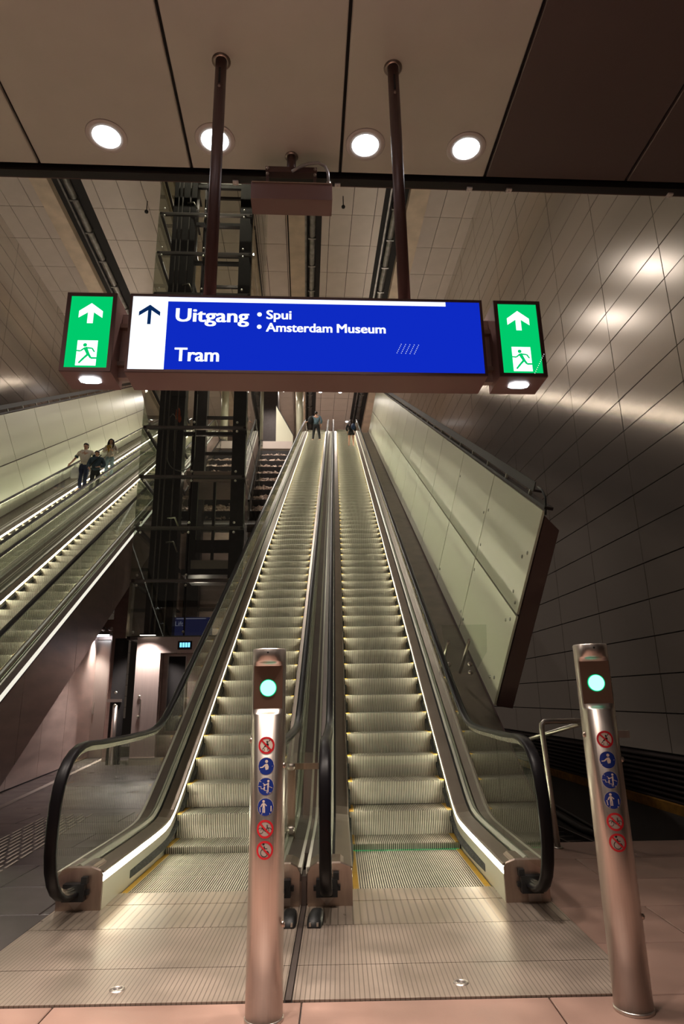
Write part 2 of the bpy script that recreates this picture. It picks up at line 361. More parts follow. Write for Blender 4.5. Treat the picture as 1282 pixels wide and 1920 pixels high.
# debris and cable trays in the pit
ct=empty('cable_tray',B(4.4,9.0,-.9),A+.05,'dark cable tray lying in the pit behind the right bollard','cable tray')
for s in (-.2,.2): MB().box(s-.015,s+.015,-1.8,6,0,.09).build('side_rail',M['beam_m'],ct)
rg=MB().box(-.2,.2,-.02,.02,.02,.04).mesh('rung',M['beam_m'])
for i in range(22): put('rung',rg,ct,(0,-1.7+.35*i,0))
for i,(u,r) in enumerate(((4.15,.03),(4.9,.05),(5.2,.025))):
    c=MB().tube([(0,-1.5,0),(.1,1,.03),(-.1,3,0),(.15,6,.02)],r,7)
    put('pit_cable',c.mesh('pit_cable',M['cabled']),None,B(u+.0,9.0,-.9+r),(0,0,A),('thin','thick','thinnest')[i]+' dark cable lying in the pit beside the cable tray','cable','cables in the pit')
lit=MB()
for i in range(70):
    x,y=random.uniform(2.6,4.2),random.uniform(7.6,12); s=random.uniform(.02,.07)
    lit.box(x-s,x+s,y-s*.5,y+s*.5,-.9,-.9+s*.4,0,None)
put('pit_litter',lit.mesh('pit_litter',M['trimring']),None,(0,0,0),(0,0,A),'scattered pale scraps on the dark pit floor right of the escalator','litter',None,'stuff')
gr=MB()
for i in range(9): gr.box(0,.9,.09*i,.09*i+.04,0,.03)
gr.box(0,.03,0,.78,-.02,.03); gr.box(.87,.9,0,.78,-.02,.03)
put('floor_grate',gr.mesh('floor_grate',M['beam_m']),None,B(4.0,7.15,-.9),(0,0,A),'barred dark grate in the pit right of the right bollard','grate')
# ================================================================== ESCALATORS
XS=.54; XB=.576; XO=.868; XG=.722
Y0=5.09; YT=39.2
def deckz(y): return smin(smax(.25,nz(y)+.06,.10),TOP+.27,.12)
def hz(y): return smin(smax(1.10,nz(y)+.875,.16),TOP+1.10,.2)
YS=[5.09,5.5,5.9,6.2,6.45,6.65,6.8,6.95,7.1,7.25,7.45,7.7,8.1,9,11,14,18,22,26,30,33,35.4,36,36.3,36.6,36.9,37.2,37.6,38.2,YT]
def sweep(poly,ys=YS,sx=1):
    return [[(sx*x,y,deckz(y)+d) for x,d in poly] for y in ys]
def both(poly,name,m,parent,ys=YS,smooth=False):
    for sx in (1,-1):
        b=MB(); b.loft(sweep(poly,ys,sx),0,True,True,smooth); b.build(name,m,parent)
def hpath():
    P=[(5.14,.125)]
    n=2.6; a,b=.54,.50; cy,cz=5.10,.615
    for i in range(0,15):
        th=math.radians(-88+ (176)*i/14)
        c,s=math.cos(th),math.sin(th)
        P.append((cy-a*abs(c)**(2/n), cz+b*math.copysign(abs(s)**(2/n),s)))
    for y in (5.35,5.7,6.0,6.25,6.45,6.6,6.75,6.9,7.05,7.2,7.4,7.7,8.2,10,14,18,22,26,30,33,35.2,35.8,36.2,36.5,36.8,37.1,37.5,38.2,39.2):
        P.append((y,hz(y)))
    for i in range(1,9):
        th=math.radians(90-180*i/8); P.append((39.2+.5*math.cos(th),TOP+.62+.48*math.sin(th)))
    return P
HP=hpath()
def hsweep(sec,x0,sx):
    rings=[]
    for i,(y,z) in enumerate(HP):
        a=HP[max(i-1,0)]; b=HP[min(i+1,len(HP)-1)]; t=Vector((b[0]-a[0],b[1]-a[1])).normalized(); nn=(-t.y,t.x)
        rings.append([(sx*(x0+px),y+nn[0]*pn,z+nn[1]*pn) for px,pn in sec])
    return rings
HSEC=[(-.041,-.012),(-.041,.002),(-.034,.013),(-.018,.018),(.018,.018),(.034,.013),(.041,.002),(.041,-.012),(.034,-.016),(-.034,-.016)]
GSEC=[(-.028,-.016),(-.028,-.024),(-.017,-.024),(-.017,-.040),(-.010,-.040),(-.010,-.052),(.010,-.052),(.010,-.040),(.017,-.040),(.017,-.024),(.028,-.024),(.028,-.016)]
def step_mesh():
    m=MB(); N=56; hw=.528; p=2*hw/N
    prof=[(.395,0),(.012,0),(.002,-.006),(.012,-.05),(.022,-.11),(.018,-.18),(.008,-.235)]
    off=[(0,-1),(0,-1),(.7,-.7),(1,0),(1,0),(1,0),(1,0)]
    d=.009
    base=[(y+o[0]*d,z+o[1]*d) for (y,z),o in zip(prof,off)]
    m.loft([[(-hw,y,z) for y,z in base],[(hw,y,z) for y,z in base]],1,False,False)
    for i in range(N):
        x0=-hw+p*i+.0035; x1=x0+p-.008
        for j in range(len(prof)-1):
            a,b=prof[j],prof[j+1]; c,e=base[j],base[j+1]
            m.quad([(x0,*a),(x1,*a),(x1,*b),(x0,*b)],0)
            m.quad([(x0,*c),(x0,*a),(x0,*b),(x0,*e)],1); m.quad([(x1,*a),(x1,*c),(x1,*e),(x1,*b)],1)
    for s in (-1,1):
        xa,xb=sorted((s*.485,s*.53)); m.box(xa,xb,-.002,.395,-.004,.0025,2); 
    m.box(-.52,-.49,.05,.36,-.24,-.012,1); m.box(.49,.52,.05,.36,-.24,-.012,1)
    return m.mesh('step',[M['cleat'],M['groove'],M['yellow']],fix=False)
STEP=step_mesh()
def step_z(k):
    if k<0: return .002
    z=.064+.23094*k
    if k==1: z=.288
    return min(z,TOP-.004) if k<NSTEP-1 else TOP-.004
def base(o): return o.name.split('.')[0]
def nest(e,child,parent):
    cs=[c for c in e.children if base(c)==child]; ps=[c for c in e.children if base(c)==parent]
    key=lambda o: (o.data.vertices[0].co.x<0)
    cs.sort(key=key); ps.sort(key=key)
    for c,p in zip(cs,ps): c.parent=p
def make_escalator(lab):
    e=empty('escalator',(0,0,0),0,lab,'escalator','escalators of the two pairs')
    for k in range(-4,NSTEP+3):
        put('step',STEP,e,(0,6.775+.4*k,step_z(k)))
    # skirts, lights, decks
    both([(XS,-.62),(XS,-.066),(XS+.06,-.066),(XS+.06,-.08),(XS+.02,-.08),(XS+.02,-.62)],'skirt_panel',M['skirt'],e)
    both([(XS+.032,-.0655),(XS+.032,-.0135),(XS+.058,-.0135),(XS+.058,-.0655)],'light_strip',M['led'],e,[y for y in YS if y<36.8])
    both([(XS-.002,-.013),(XS-.002,-.003),(XS+.008,.002),(XB+.09,.016),(XB+.09,-.05),(XS+.06,-.05),(XS+.06,-.013)],'inner_deck',M['deck'],e)
    both([(XB+.09,-.05),(XB+.09,-.02),(XG-.034,-.02),(XG-.034,-.05)],'deck_groove',M['black'],e)
    both([(XG-.034,-.05),(XG-.034,.030),(XG-.012,.046),(XG-.007,.046),(XG-.007,-.05)],'glass_channel',M['channel'],e)
    both([(XG+.007,-.05),(XG+.007,.040),(XG+.03,.030),(XG+.03,-.05)],'outer_channel',M['channel'],e)
    both([(XG+.03,-.09),(XG+.03,.012),(XO,-.004),(XO,-.09)],'outer_deck',M['odeck'],e)
    both([(XO-.022,-.03),(XO-.022,.004),(XO+.004,.0),(XO+.004,-.045)],'edge_profile',M['edge'],e)
    for sx in (1,-1):
        b=MB(); ys=[y for y in YS if 6.1<y<37]; ys=[5.72]+ys
        b.loft([[(sx*x,y,deckz(y)+d) for x,d in ((XS,-.205),(XS-.006 if i==0 else XS-.03,-.195),(XS-.006 if i==0 else XS-.03,-.165),(XS,-.145))] for i,y in enumerate(ys)]).build('brush',M['brush'],e)
        MB().loft(hsweep(HSEC,XG,sx),smooth=True).build('handrail',M['rubber'],e)
        MB().loft(hsweep(GSEC,XG,sx)).build('handrail_guide',M['guide'],e)
        # glass panes
        cuts=[5.75]+[5.75+2.2*i for i in range(1,16)]+[39.2]
        arc=[(y,z) for (y,z) in HP[1:16]]
        top=[(y,z-.05) for y,z in ((5.4,hz(5.4)),(5.74,hz(5.74)))]
        cyc,czc=5.10,.615
        pts=[(cyc+(y-cyc)*.91,czc+(z-czc)*.91) for y,z in arc if z>.24]+top+[(5.74,deckz(5.74)+.02),(5.12,deckz(5.12)+.02)]
        th=.006
        MB().loft([[(sx*(XG-th),y,z) for y,z in pts],[(sx*(XG+th),y,z) for y,z in pts]]).build('glass_pane',M['glass'],e)
        for a,b2 in zip(cuts[:-1],cuts[1:]):
            ys=[a+.005]+[y for y in (6.0,6.2,6.4,6.55,6.7,6.85,7.0,7.15,7.35,7.6,35.6,36.2,36.6,37,37.5) if a+.05<y<b2-.05]+[b2-.005]
            pts=[(y,hz(y)-.05) for y in ys]+[(y,deckz(y)+.02) for y in reversed(ys)]
            MB().loft([[(sx*(XG-th),y,z) for y,z in pts],[(sx*(XG+th),y,z) for y,z in pts]]).build('glass_pane',M['glass'],e)
        # newel box with the handrail inlet
        nb=MB(); sec=[(XS+.062,0),(XS+.062,.268),(XS+.07,.272),(XB+.05,.285),(XO-.075,.285),(XO-.03,.262),(XO-.010,.225),(XO-.010,0)]
        fr_=[(XS+.002,0),(XS+.002,.23),(XS+.02,.262),(XB+.05,.285)]+sec[4:]
        nb.loft([[(sx*x,Y0-.014,z*.97) for x,z in fr_],[(sx*x,Y0-.001,z) for x,z in fr_]])
        nb.loft([[(sx*x,Y0-.001,z) for x,z in sec],[(sx*x,5.32,z) for x,z in sec]]); nb.build('newel_box',M['box'],e)
        ib=MB().box(*sorted((sx*(XG-.075),sx*(XG+.075))),5.02,5.10,.075,.185).box(*sorted((sx*(XG-.095),sx*(XG+.095))),5.045,5.10,.11,.14)
        ib.box(*sorted((sx*(XG-.085),sx*(XG-.045))),5.03,5.10,.18,.225).build('handrail_inlet',M['black'],e)
        nl=MB()
        if sx>0: nl.box(XG-.02,XG+.07,5.074,5.077,.012,.068)
        else: nl.prism([(-XG-.055,5.077,.068),(-XG+.055,5.077,.068),(-XG,5.077,.010)],(0,-.003,0))
        nl.build('notice_plate',M['st_grey'],e)
        # outer cladding
        n=0; y=5.12
        while y<38:
            y1=min(y+2.4,38.5); a,b2=y+.006,y1-.006
            zb=lambda q: max(0.0,smin(deckz(q)-1.38,TOP-.8,.1))
            ym=[a]+([6.9,7.2] if a<6.9<b2 else [])+([9.0] if a<9.0<b2 else [])+[b2]
            pts=[(q,deckz(q)-.05) for q in ym]+[(q,zb(q)) for q in reversed(ym)]
            if pts[-1][1]<pts[0][1]-.05:
                MB().loft([[(sx*(XO-.02),q,z) for q,z in pts],[(sx*XO,q,z) for q,z in pts]]).build('cladding_panel',M['steel_d'],e)
            y=y1
    so=MB(); ys=[8.6,9.2,12,20,30,36,37.4,39]
    so.loft([[(-XO+.03,q,max(.02,smin(deckz(q)-1.36,TOP-.8,.1))),(XO-.03,q,max(.02,smin(deckz(q)-1.36,TOP-.8,.1))),(XO-.03,q,max(.05,smin(deckz(q)-1.30,TOP-.74,.1))),(-XO+.03,q,max(.05,smin(deckz(q)-1.30,TOP-.74,.1)))] for q in ys]).build('soffit',M['beam_d'],e)
    # landing plates and comb
    for a,b2,mm in ((3.63,4.05,'plate'),(4.05,4.69,'plate'),(4.69,5.19,'plate2')):
        MB().box(-XO+.002,XO-.002,a+.003,b2-.003,-.02,.006).build('landing_plate',M[mm],e)
    MB().loft([[(-XO+.004,5.193,-.02),(XO-.004,5.193,-.02),(XS,5.47,-.02),(-XS,5.47,-.02)],[(-XO+.004,5.193,.007),(XO-.004,5.193,.007),(XS,5.47,.010),(-XS,5.47,.010)]]).build('comb_plate',M['plate2'],e)
    cm=MB(); N=56; p=1.056/N
    for i in range(N): cm.prism([(-.528+p*i+.006,5.465,.009),(-.528+p*(i+1)-.006,5.465,.009),(-.528+p*(i+.5),5.53,.003)],(0,0,-.012))
    cm.build('comb_teeth',M['cleat'],e,kind='stuff')
    MB().box(-XO,XO,37.8,40.5,TOP-.05,TOP-.002).build('upper_comb_plate',M['plate'],e)
    nest(e,'handrail_guide','handrail'); nest(e,'light_strip','skirt_panel'); nest(e,'brush','skirt_panel'); nest(e,'notice_plate','newel_box'); nest(e,'handrail_inlet','newel_box'); nest(e,'edge_profile','outer_deck')
    return e
CR,CL=.62,-1.154
er=make_escalator('right-hand rising escalator whose newel stands nearest the leaning panelled parapet'); er.location=(CR,0,0)
el=copy_tree(er); el['label']='rising escalator left of centre carrying the man in black trousers'; el.location=(CL,0,0)
def mirror_loc(C): return B(2*U0P-C*math.cos(A),-C*math.sin(A),0)
e3=copy_tree(er); e3['label']='far left descending escalator with three people standing on it'; e3.location=mirror_loc(CR); e3.rotation_euler=(0,0,2*A)
e4=copy_tree(er); e4['label']='empty escalator at left, over the dark steel cladding beside the lift'; e4.location=mirror_loc(CL); e4.rotation_euler=(0,0,2*A)
XM=(CR+CL)/2
MB().loft([[(XO+x,y,deckz(y)+d) for x,d in ((-.02,.003),(-.02,.012),(.008,.010),(.008,-.05),(.004,-.05),(.004,.003))] for y in YS if 7<y<34]).build('glowing_edge',M['edgeglow'],e4)  # outer deck edge built as a glowing cream strip
gl_=MB()
for i in range(52): gl_.box(-.52+.02*i,-.52+.02*i+.008,6.752,6.760,.003,.010)
gl_.build('green_gap_light',M['green_c'],er,kind='stuff')
for esc,q in ((er,-1),(e3,1)):
    b=MB(); x0=(XM-CR) if q<0 else (CR-XM)
    b.loft([[(x0+x,y,deckz(y)+d) for x,d in ((-.0165,-.09),(-.0165,.004),(.0165,.004),(.0165,-.09))] for y in YS if y>5.3])
    b.box(x0-.0165,x0+.0165,5.1,5.29,0,.19).box(x0-.014,x0+.014,3.64,5.1,-.02,.004)
    b.build('gap_cover',M['odeck'],esc)
# two black stoppers on the landing plates
def stopper(x,lab,rz):
    s=empty('floor_stopper',(x,4.66,.006),rz,lab,'stopper','black stoppers below the middle newels')
    rings=[]
    for y,h,w in ((-.03,.006,.040),(0,.045,.046),(.06,.062,.048),(.16,.058,.046),(.24,.04,.040),(.29,.012,.028)):
        rings.append([(-w,y,0),(-w,y,h*.6),(-w*.6,y,h),(w*.6,y,h),(w,y,h*.6),(w,y,0)])
    MB().loft(rings,0,True,True,True).build('body',M['black'],s)
    for q in (-.024,.024): MB().box(q-.006,q+.006,-.034,.0,.010,.03).build('clip',M['steel'],s)
    return s
stopper(-.345,'black rubber stopper on the plate close beside the left bollard',0); stopper(-.178,'black rubber stopper on the plate under the middle newel box',-.06)
dm=MB().lathe([(.0,.006),(.030,.006),(.036,.004),(.038,0),(.0,0)],n=20); 
for x,lab in ((-1.146,'small round metal floor disc left of the left bollard'),(.603,'small round metal floor disc between the bollards')):
    d=empty('floor_disc',(x,3.79,.006),0,lab,'floor disc','round discs in the landing plates')
    put('ring',MB().lathe([(.022,0),(.022,.005),(.036,.005),(.040,0)],n=20).mesh('ring',M['steel']),d); put('core',MB().lathe([(.001,0),(.001,.003),(.021,.003),(.021,0)],n=16).mesh('core',M['beam_m']),d)
# glass guard between the middle handrails
gd=empty('glass_guard',(XM-.01,5.98,0),0,'clear glass guard on steel fittings between the two middle handrails','glass guard')
pts=[(-.165,.17),(.165,.17),(.165,.90),(.12,.955),(-.12,.955),(-.165,.90)]
MB().loft([[(x,-.006,z) for x,z in pts],[(x,.006,z) for x,z in pts]]).build('pane',M['glass'],gd)
MB().box(-.15,.15,.01,.04,.815,.865).build('cross_bar',M['box'],gd)
MB().box(-.175,-.115,.02,.06,.02,.86).build('post',M['box'],gd); MB().box(.115,.175,.02,.06,.02,.86).build('post',M['box'],gd)
MB().box(-.17,.17,-.02,.05,.15,.175).build('base_channel',M['black'],gd)
bs=MB().lathe([(.001,-.03),(.03,-.03),(.032,-.01),(.032,.01),(.001,.012)],n=16,axis='y',c=(0,0,0)).mesh('fixing',M['steel'])
for x in (-.145,.145):
    for z in (.84,.34,.22): put('fixing',bs,gd,(x,-.012,z),(0,0,math.pi))
# glass guard on the side deck at right
g2=empty('glass_guard',(1.78,9.0,0),0,'clear glass guard on the side deck below the pale parapet','glass guard')
pts=[(-.28,1.72),(.10,1.72),(.28,2.0),(.30,2.37),(-.33,2.37)]
MB().loft([[(x,-.006,z) for x,z in pts],[(x,.006,z) for x,z in pts]]).build('pane',M['glass'],g2)
for x,z,y1 in ((-.25,2.14,.55),(.04,2.16,.55)): MB().tube([(x,-.03,z),(x-.05,y1,z-.42)],.022,10).build('arm',M['steel'],g2)
for x,z in ((.03,1.83),(.03,1.72),(-.26,1.83)): put('fixing',bs,g2,(x,-.012,z),(0,0,math.pi))
# ================================================================== PARAPETS (leaning panelled walls beside the escalators)
def parapet(sgn, loc, rz, lab, dlab, rlab):
    ES=Vector((0,.866,.5)); ET=Vector((.18*sgn,-.5*.984,.866*.984)); EN=ES.cross(ET).normalized()
    if EN.x*sgn>0: EN=-EN                     # towards the escalator
    O=Vector((2.1*sgn,9.02,1.27))
    P=lambda s,t,n=0: O+ES*s+ET*t+EN*n
    e=empty('parapet',loc,rz,lab,'parapet')
    def panel(s0,s1,t0,t1,boss):
        g=.015; b=MB()
        b.loft([[P(s,t,-.03) for s,t in ((s0+g,t0+g),(s1-g,t0+g),(s1-g,t1-g),(s0+g,t1-g))],[P(s,t,0) for s,t in ((s0+g,t0+g),(s1-g,t0+g),(s1-g,t1-g),(s0+g,t1-g))]])
        b.build('wall_panel',M['parap'],e)
    L=2.5; n=13
    for i in range(n):
        panel(L*i,L*i+L,0,1.335,i<2); panel(L*i,L*i+L,1.335,2.78,i<2)
    bm_=MB().lathe([(.001,.012),(.02,.010),(.026,0),(.001,0)],n=10).mesh('fixing',M['channel'])
    q=EN.to_track_quat('Z','Y').to_euler()
    for s,t in ((.18,2.15),(.34,2.05),(.18,1.45),(.34,1.55),(.2,1.20),(.36,1.12),(.25,.30),(.42,.22),(2.38,2.2),(2.62,2.1),(2.38,1.6),(2.38,.25),(2.62,.3),(2.4,1.15),(4.9,2.3),(4.9,.3)):
        put('fixing',bm_,e,P(s,t,0),q)
    b=MB(); w=L*n
    b.loft([[P(.02,.0,-.05),P(w,.0,-.05),P(w,2.7,-.05),P(.02,2.7,-.05)],[P(.02,.0,-.27),P(w,.0,-.27),P(w,2.55,-.27),P(.02,2.55,-.27)]]).build('backing',M['parapb'],e)
    # black capping and the linear light carried above it
    b=MB(); b.loft([[P(s,2.79,-.005),P(s,2.83,-.005),P(s,2.83,-.12),P(s,2.79,-.12)] for s in (0,w)]).build('capping',M['fascia'],e)
    b=MB(); b.loft([[P(s,2.92,.03),P(s,3.05,.03),P(s,3.05,.018),P(s,2.95,.012),P(s,2.95,-.105),P(s,2.945,-.11),P(s,2.92,-.11)] for s in (.45,w)]).build('light_housing',M['fascia'],e)
    b=MB(); b.loft([[P(s,2.952,-.01),P(s,2.952,-.09),P(s,2.956,-.09),P(s,2.956,-.01)] for s in (.9,w)]).build('uplight_strip',M['uplight'],e)
    for i in range(26):
        s=.7+1.22*i
        MB().loft([[P(s,2.82,-.01),P(s+.03,2.82,-.01),P(s+.03,2.82,-.05),P(s,2.82,-.05)],[P(s,2.94,-.01),P(s+.03,2.94,-.01),P(s+.03,2.94,-.05),P(s,2.94,-.05)]]).build('bracket',M['channel'],e)
    MB().tube([P(.47,2.99,-.03),P(.30,2.98,-.03),P(.12,2.92,-.03),P(.03,2.82,-.03),P(.0,2.72,-.04)],.014,8).build('feed_cable',M['black'],e)
    # side deck tiles between escalator and parapet
    d=empty('side_deck',loc,rz,dlab,'side deck')
    xs=(1.50*sgn,2.09*sgn)
    segs=[(6.9,.02)]+[(6.95+.45,nz(7.4)-.12)]+[(7.4+1.75*i,nz(7.4+1.75*i)-.12) for i in range(1,18)]
    for (a,za),(b2,zb) in zip(segs[:-1],segs[1:]):
        m=MB(); lo,hi=min(xs),max(xs); e1=.006
        m.loft([[(lo,a+e1,za),(hi,a+e1,za),(hi,b2-e1,zb),(lo,b2-e1,zb)],[(lo,a+e1,za-.04),(hi,a+e1,za-.04),(hi,b2-e1,zb-.04),(lo,b2-e1,zb-.04)]]).build('deck_panel',M['strip'],d)
    m=MB(); m.loft([[(xs[1],y,z-.01),(xs[1]+.02*sgn,y,z-.01),(xs[1]+.02*sgn,y,max(0,z-1.2)),(xs[1],y,max(0,z-1.2))] for y,z in ((6.95,.05),(7.4,nz(7.4)-.1),(38,nz(38)-.1))]).build('deck_side',M['parapb'],d)
    return e
M['uplight']=emis('uplight_strip',(1.0,0.86,0.70),RAIL_STRENGTH)
parapet(1,(0,0,0),0,'leaning pale green panelled parapet rising beside the right-hand escalator','brown tiled side deck between right-hand escalator and pale parapet','')
parapet(-1,mirror_loc(0),2*A,'pale panelled parapet rising behind the three people on the far left','side deck between far left escalator and its parapet','')
# ================================================================== LIFT TOWER
LU0,LU1,LW0,LW1=-4.39,-1.60,16.0,22.0
lift=empty('lift_tower',B(-3.0,16,0),A,'tall glass lift tower with dark steel frame between the escalator pairs','lift tower')
def LB(name,m,u0,u1,w0,w1,z0,z1,par=None,**kw): return MB().box(u0+3.0,u1+3.0,w0-16,w1-16,z0,z1).build(name,M[m],par or lift,**kw)
LB('column','beam_d',-4.05,-3.36,16.35,16.75,0,22); LB('column','beam_d',-2.02,-1.66,16.35,16.75,0,22)
LB('column','beam_d',-4.05,-3.6,21.4,21.8,0,22); LB('column','beam_d',-2.02,-1.66,21.4,21.8,0,22)
for u in (-3.9,-3.78,-3.55): LB('guide_rail','beam_m',u,u+.035,16.25,16.33,2.9,21.5)
for u in (-3.30,-2.10): LB('guide_rail','beam_d',u,u+.06,17.3,17.4,2.9,21.5)
rz_=[2.90,4.31,5.68,7.08,8.49,9.90,11.30,12.66,14.05,15.44,16.85,18.25,19.65,21.05]
gp=MB().box(.008,1.372,-.006,.006,.02,1.37).mesh('glass_pane',M['glass_l']); gs=MB().box(-.006,.006,.01,1.98,.02,1.37).mesh('glass_pane',M['glass_l'])
disc=MB().lathe([(.001,.02),(.028,.02),(.034,.008),(.034,0),(.001,0)],n=12,axis='y').mesh('fixing',M['boss'])
for z in rz_:
    LB('rail','beam_m',LU0+.02,LU1-.02,16.04,16.12,z-.045,z+.045)
    LB('rail','beam_d',LU1-.1,LU1-.02,16.04,22,z-.035,z+.035)
    LB('rail','beam_d',LU0+.02,LU0+.1,16.04,22,z-.035,z+.035)
    for i in range(2): put('glass_pane',gp,lift,(LU0+3.0+1.395*i,0,z))
    for i in range(3): put('glass_pane',gs,lift,(LU1+3.0,2.0*i,z)); put('glass_pane',gs,lift,(LU0+3.0,2.0*i,z))
    for u in (-4.22,-3.01,-1.86):
        for dz in (-.13,.13):
            if not (z<3 and dz<0): put('fixing',disc,lift,(u+3.0,-.006,z+dz))
for z in rz_[::1]:
    LB('tie_bar','beam_d',-3.36,-2.02,16.45,16.55,z-.05,z+.05) if z>8 else None
    LB('rear_rail','beam_d',-4.0,-1.66,21.5,21.6,z-.05,z+.05)
LB('mullion','beam_d',-3.03,-2.99,16.10,16.14,2.9,22)
# small machinery arms on the left column
for z in (5.35,6.0,10.6,13.1,16.0): 
    MB().tube([(-.62,.25,z),(-.42,.2,z),(-.30,.15,z-.28)],.025,8).build('arm',M['tube'],lift)
MB().box(-.75,-.35,.3,.36,9.55,9.75).build('orange_tag',M['beam_d'],lift)
MB().ball((-.52,.28,8.98),(.07,.03,.2)).ball((-.47,.28,8.85),(.05,.03,.12)).build('orange_tag',M['orange'],lift,label='orange tag hanging on the dark column')
lp=[(-.02,.3,9.6)]+[(-.02-.36+.36*math.cos(t),.3,7.75+.42*math.sin(t)) for t in [math.pi*i/-10 for i in range(11)]]+[(-.74,.3,8.9),(-.66,.3,9.0),(-.58,.3,8.9),(-.58,.3,7.9)]
MB().tube(lp,.016,7).build('trailing_cable',M['cable'],lift)
MB().box(-.6,1.2,.5,.62,12.4,12.75).build('cross_head',M['beam_d'],lift); MB().box(-.3,.98,.5,.6,17.0,17.6).build('cross_head',M['pipe'],lift)
# the car
def car(n,m,u0,u1,w0,w1,z0,z1): LB(n,m,u0,u1,w0,w1,z0,z1)
car('car_header','steel_d',-3.25,-1.92,16.55,18.2,7.12,7.42)
car('car_post','beam_d',-3.14,-2.92,16.6,16.68,4.95,7.12); car('car_post','beam_d',-2.52,-2.44,16.6,16.66,4.95,7.12); car('car_post','beam_d',-2.05,-1.92,16.6,16.68,4.95,7.12)
car('car_panel','beam_d',-3.1,-1.95,16.62,16.66,5.15,5.50); car('car_sill','steel',-3.0,-2.03,16.5,16.62,4.70,4.93)
for z_ in (3.6,8.2,13.5,18.5):  # lamps added inside the shaft to brighten it
    LB('shaft_fill_lamp','lampfill',-3.34,-3.30,19.0,19.3,z_,z_+.1)
    l=bpy.data.lights.new('shaft_fill_light','POINT'); l.energy=26; l.color=(1,.85,.72); l.shadow_soft_size=.1
    o=bpy.data.objects.new('shaft_fill_light',l); COL.objects.link(o); o.parent=lift; o.location=(-.2,3.15,z_)
car('car_floor','beam_d',-3.25,-1.92,16.55,18.2,4.55,4.70)
for a,b2 in ((-2.93,-2.51),(-2.45,-2.05)):
    car('car_door','glass_l',a,b2,16.61,16.63,5.5,7.12)
    LB('door_edge','channel',a,a+.02,16.59,16.60,5.5,7.12)
# stainless steel portal at the foot
car('portal_panel','steel_s',-4.07,-3.50,15.90,15.98,0,2.90); car('portal_lintel','steel_s',-3.50,-1.60,15.90,15.98,2.52,2.90); car('portal_panel','steel_s',-2.3,-1.60,15.90,15.98,0,2.52)
car('portal_reveal','steel_d',-3.50,-3.46,15.98,16.2,0,2.52); car('lift_door','steel_d',-3.46,-2.3,16.12,16.16,0,2.52)
car('door_window','dark',-3.33,-2.93,16.10,16.118,.73,2.45); LB('window_trim','steel',-3.36,-3.33,16.10,16.125,.70,2.48); LB('window_trim','steel',-2.93,-2.90,16.10,16.125,.70,2.48); LB('window_trim','steel',-3.36,-2.90,16.10,16.125,2.45,2.48)
LB('portal_fill_lamp','lampfill',-3.98,-3.62,15.72,15.80,2.925,2.94); LB('portal_fill_arm','black',-3.98,-3.62,15.72,15.90,2.94,2.97)  # lamp and its arm added to brighten the portal
l=bpy.data.lights.new('portal_fill_light','SPOT'); l.energy=420; l.color=(1,.88,.82); l.spot_size=math.radians(125); l.spot_blend=.6; l.shadow_soft_size=.12
o=bpy.data.objects.new('portal_fill_light',l); COL.objects.link(o); o.parent=lift; o.location=(-.8,-.32,2.88); o.rotation_euler=(math.radians(-8),0,0)
LB('display_housing','black',-3.10,-2.76,15.885,15.90,2.60,2.80)
for i in range(4): LB('display','disp',-3.05+.065*i,-3.002+.065*i,15.88,15.886,2.65,2.76)
LB('door_handle','tube',-3.90,-3.87,15.84,15.87,1.15,1.45); 
put('fixing',disc,lift,(-.93,-.11,1.52)); put('fixing',disc,lift,(-.93,-.11,1.06))
LB('plinth','steel',-4.07,-1.6,15.86,15.90,0,.16)
def text(s,size,m,extr=.0015,bold=0.0,sx=1.0,align='LEFT'):
    c=bpy.data.curves.new('lettering','FONT'); c.body=s; c.size=size; c.extrude=extr; c.offset=bold; c.align_x=align; c.resolution_u=4
    o=bpy.data.objects.new('lettering_tmp',c); COL.objects.link(o)
    dg=bpy.context.evaluated_depsgraph_get(); me=bpy.data.meshes.new_from_object(o.evaluated_get(dg)); bpy.data.objects.remove(o); bpy.data.curves.remove(c)
    me.materials.clear(); me.materials.append(M[m])
    for v in me.vertices: v.co.x*=sx
    me.name='lettering'; return me
def textfit(s,h_cap,width,m,bold=0.0):
    me=text(s,h_cap/0.70,m,bold=0)
    if bold:
        bm=bmesh.new(); bm.from_mesh(me); n=len(bm.verts)
        geo=bmesh.ops.duplicate(bm,geom=bm.verts[:]+bm.edges[:]+bm.faces[:])
        for v in geo['geom']:
            if isinstance(v,bmesh.types.BMVert): v.co.x+=bold; v.co.z+=.0002
        bm.to_mesh(me); bm.free()
    xs=[v.co.x for v in me.vertices]; k=width/(max(xs)-min(xs)); x0=min(xs)
    for v in me.vertices: v.co.x=(v.co.x-x0)*k
    return me
FR=(math.pi/2,0,0)
ls=empty('lift_sign',B(-2.98,16.7,2.99),A,'dim blue hanging lift sign inside the glass tower above the steel portal','sign')
MB().box(-.56,.56,0,.1,0,.48).build('face',M['lblue'],ls); MB().box(-.35,.40,-.006,0,.435,.455).build('stripe',M['lsl'],ls)
put('lettering',textfit('Lift',.12,.20,'lsl',.002),ls,(-.37,-.006,.26),FR)
for a,b2 in (('door_window','lift_door'),('window_trim','lift_door'),('display','display_housing'),('portal_fill_lamp','portal_fill_arm')):
    p_=[c for c in lift.children if base(c)==b2][0]
    for c in [c for c in lift.children if base(c)==a]: c.parent=p_
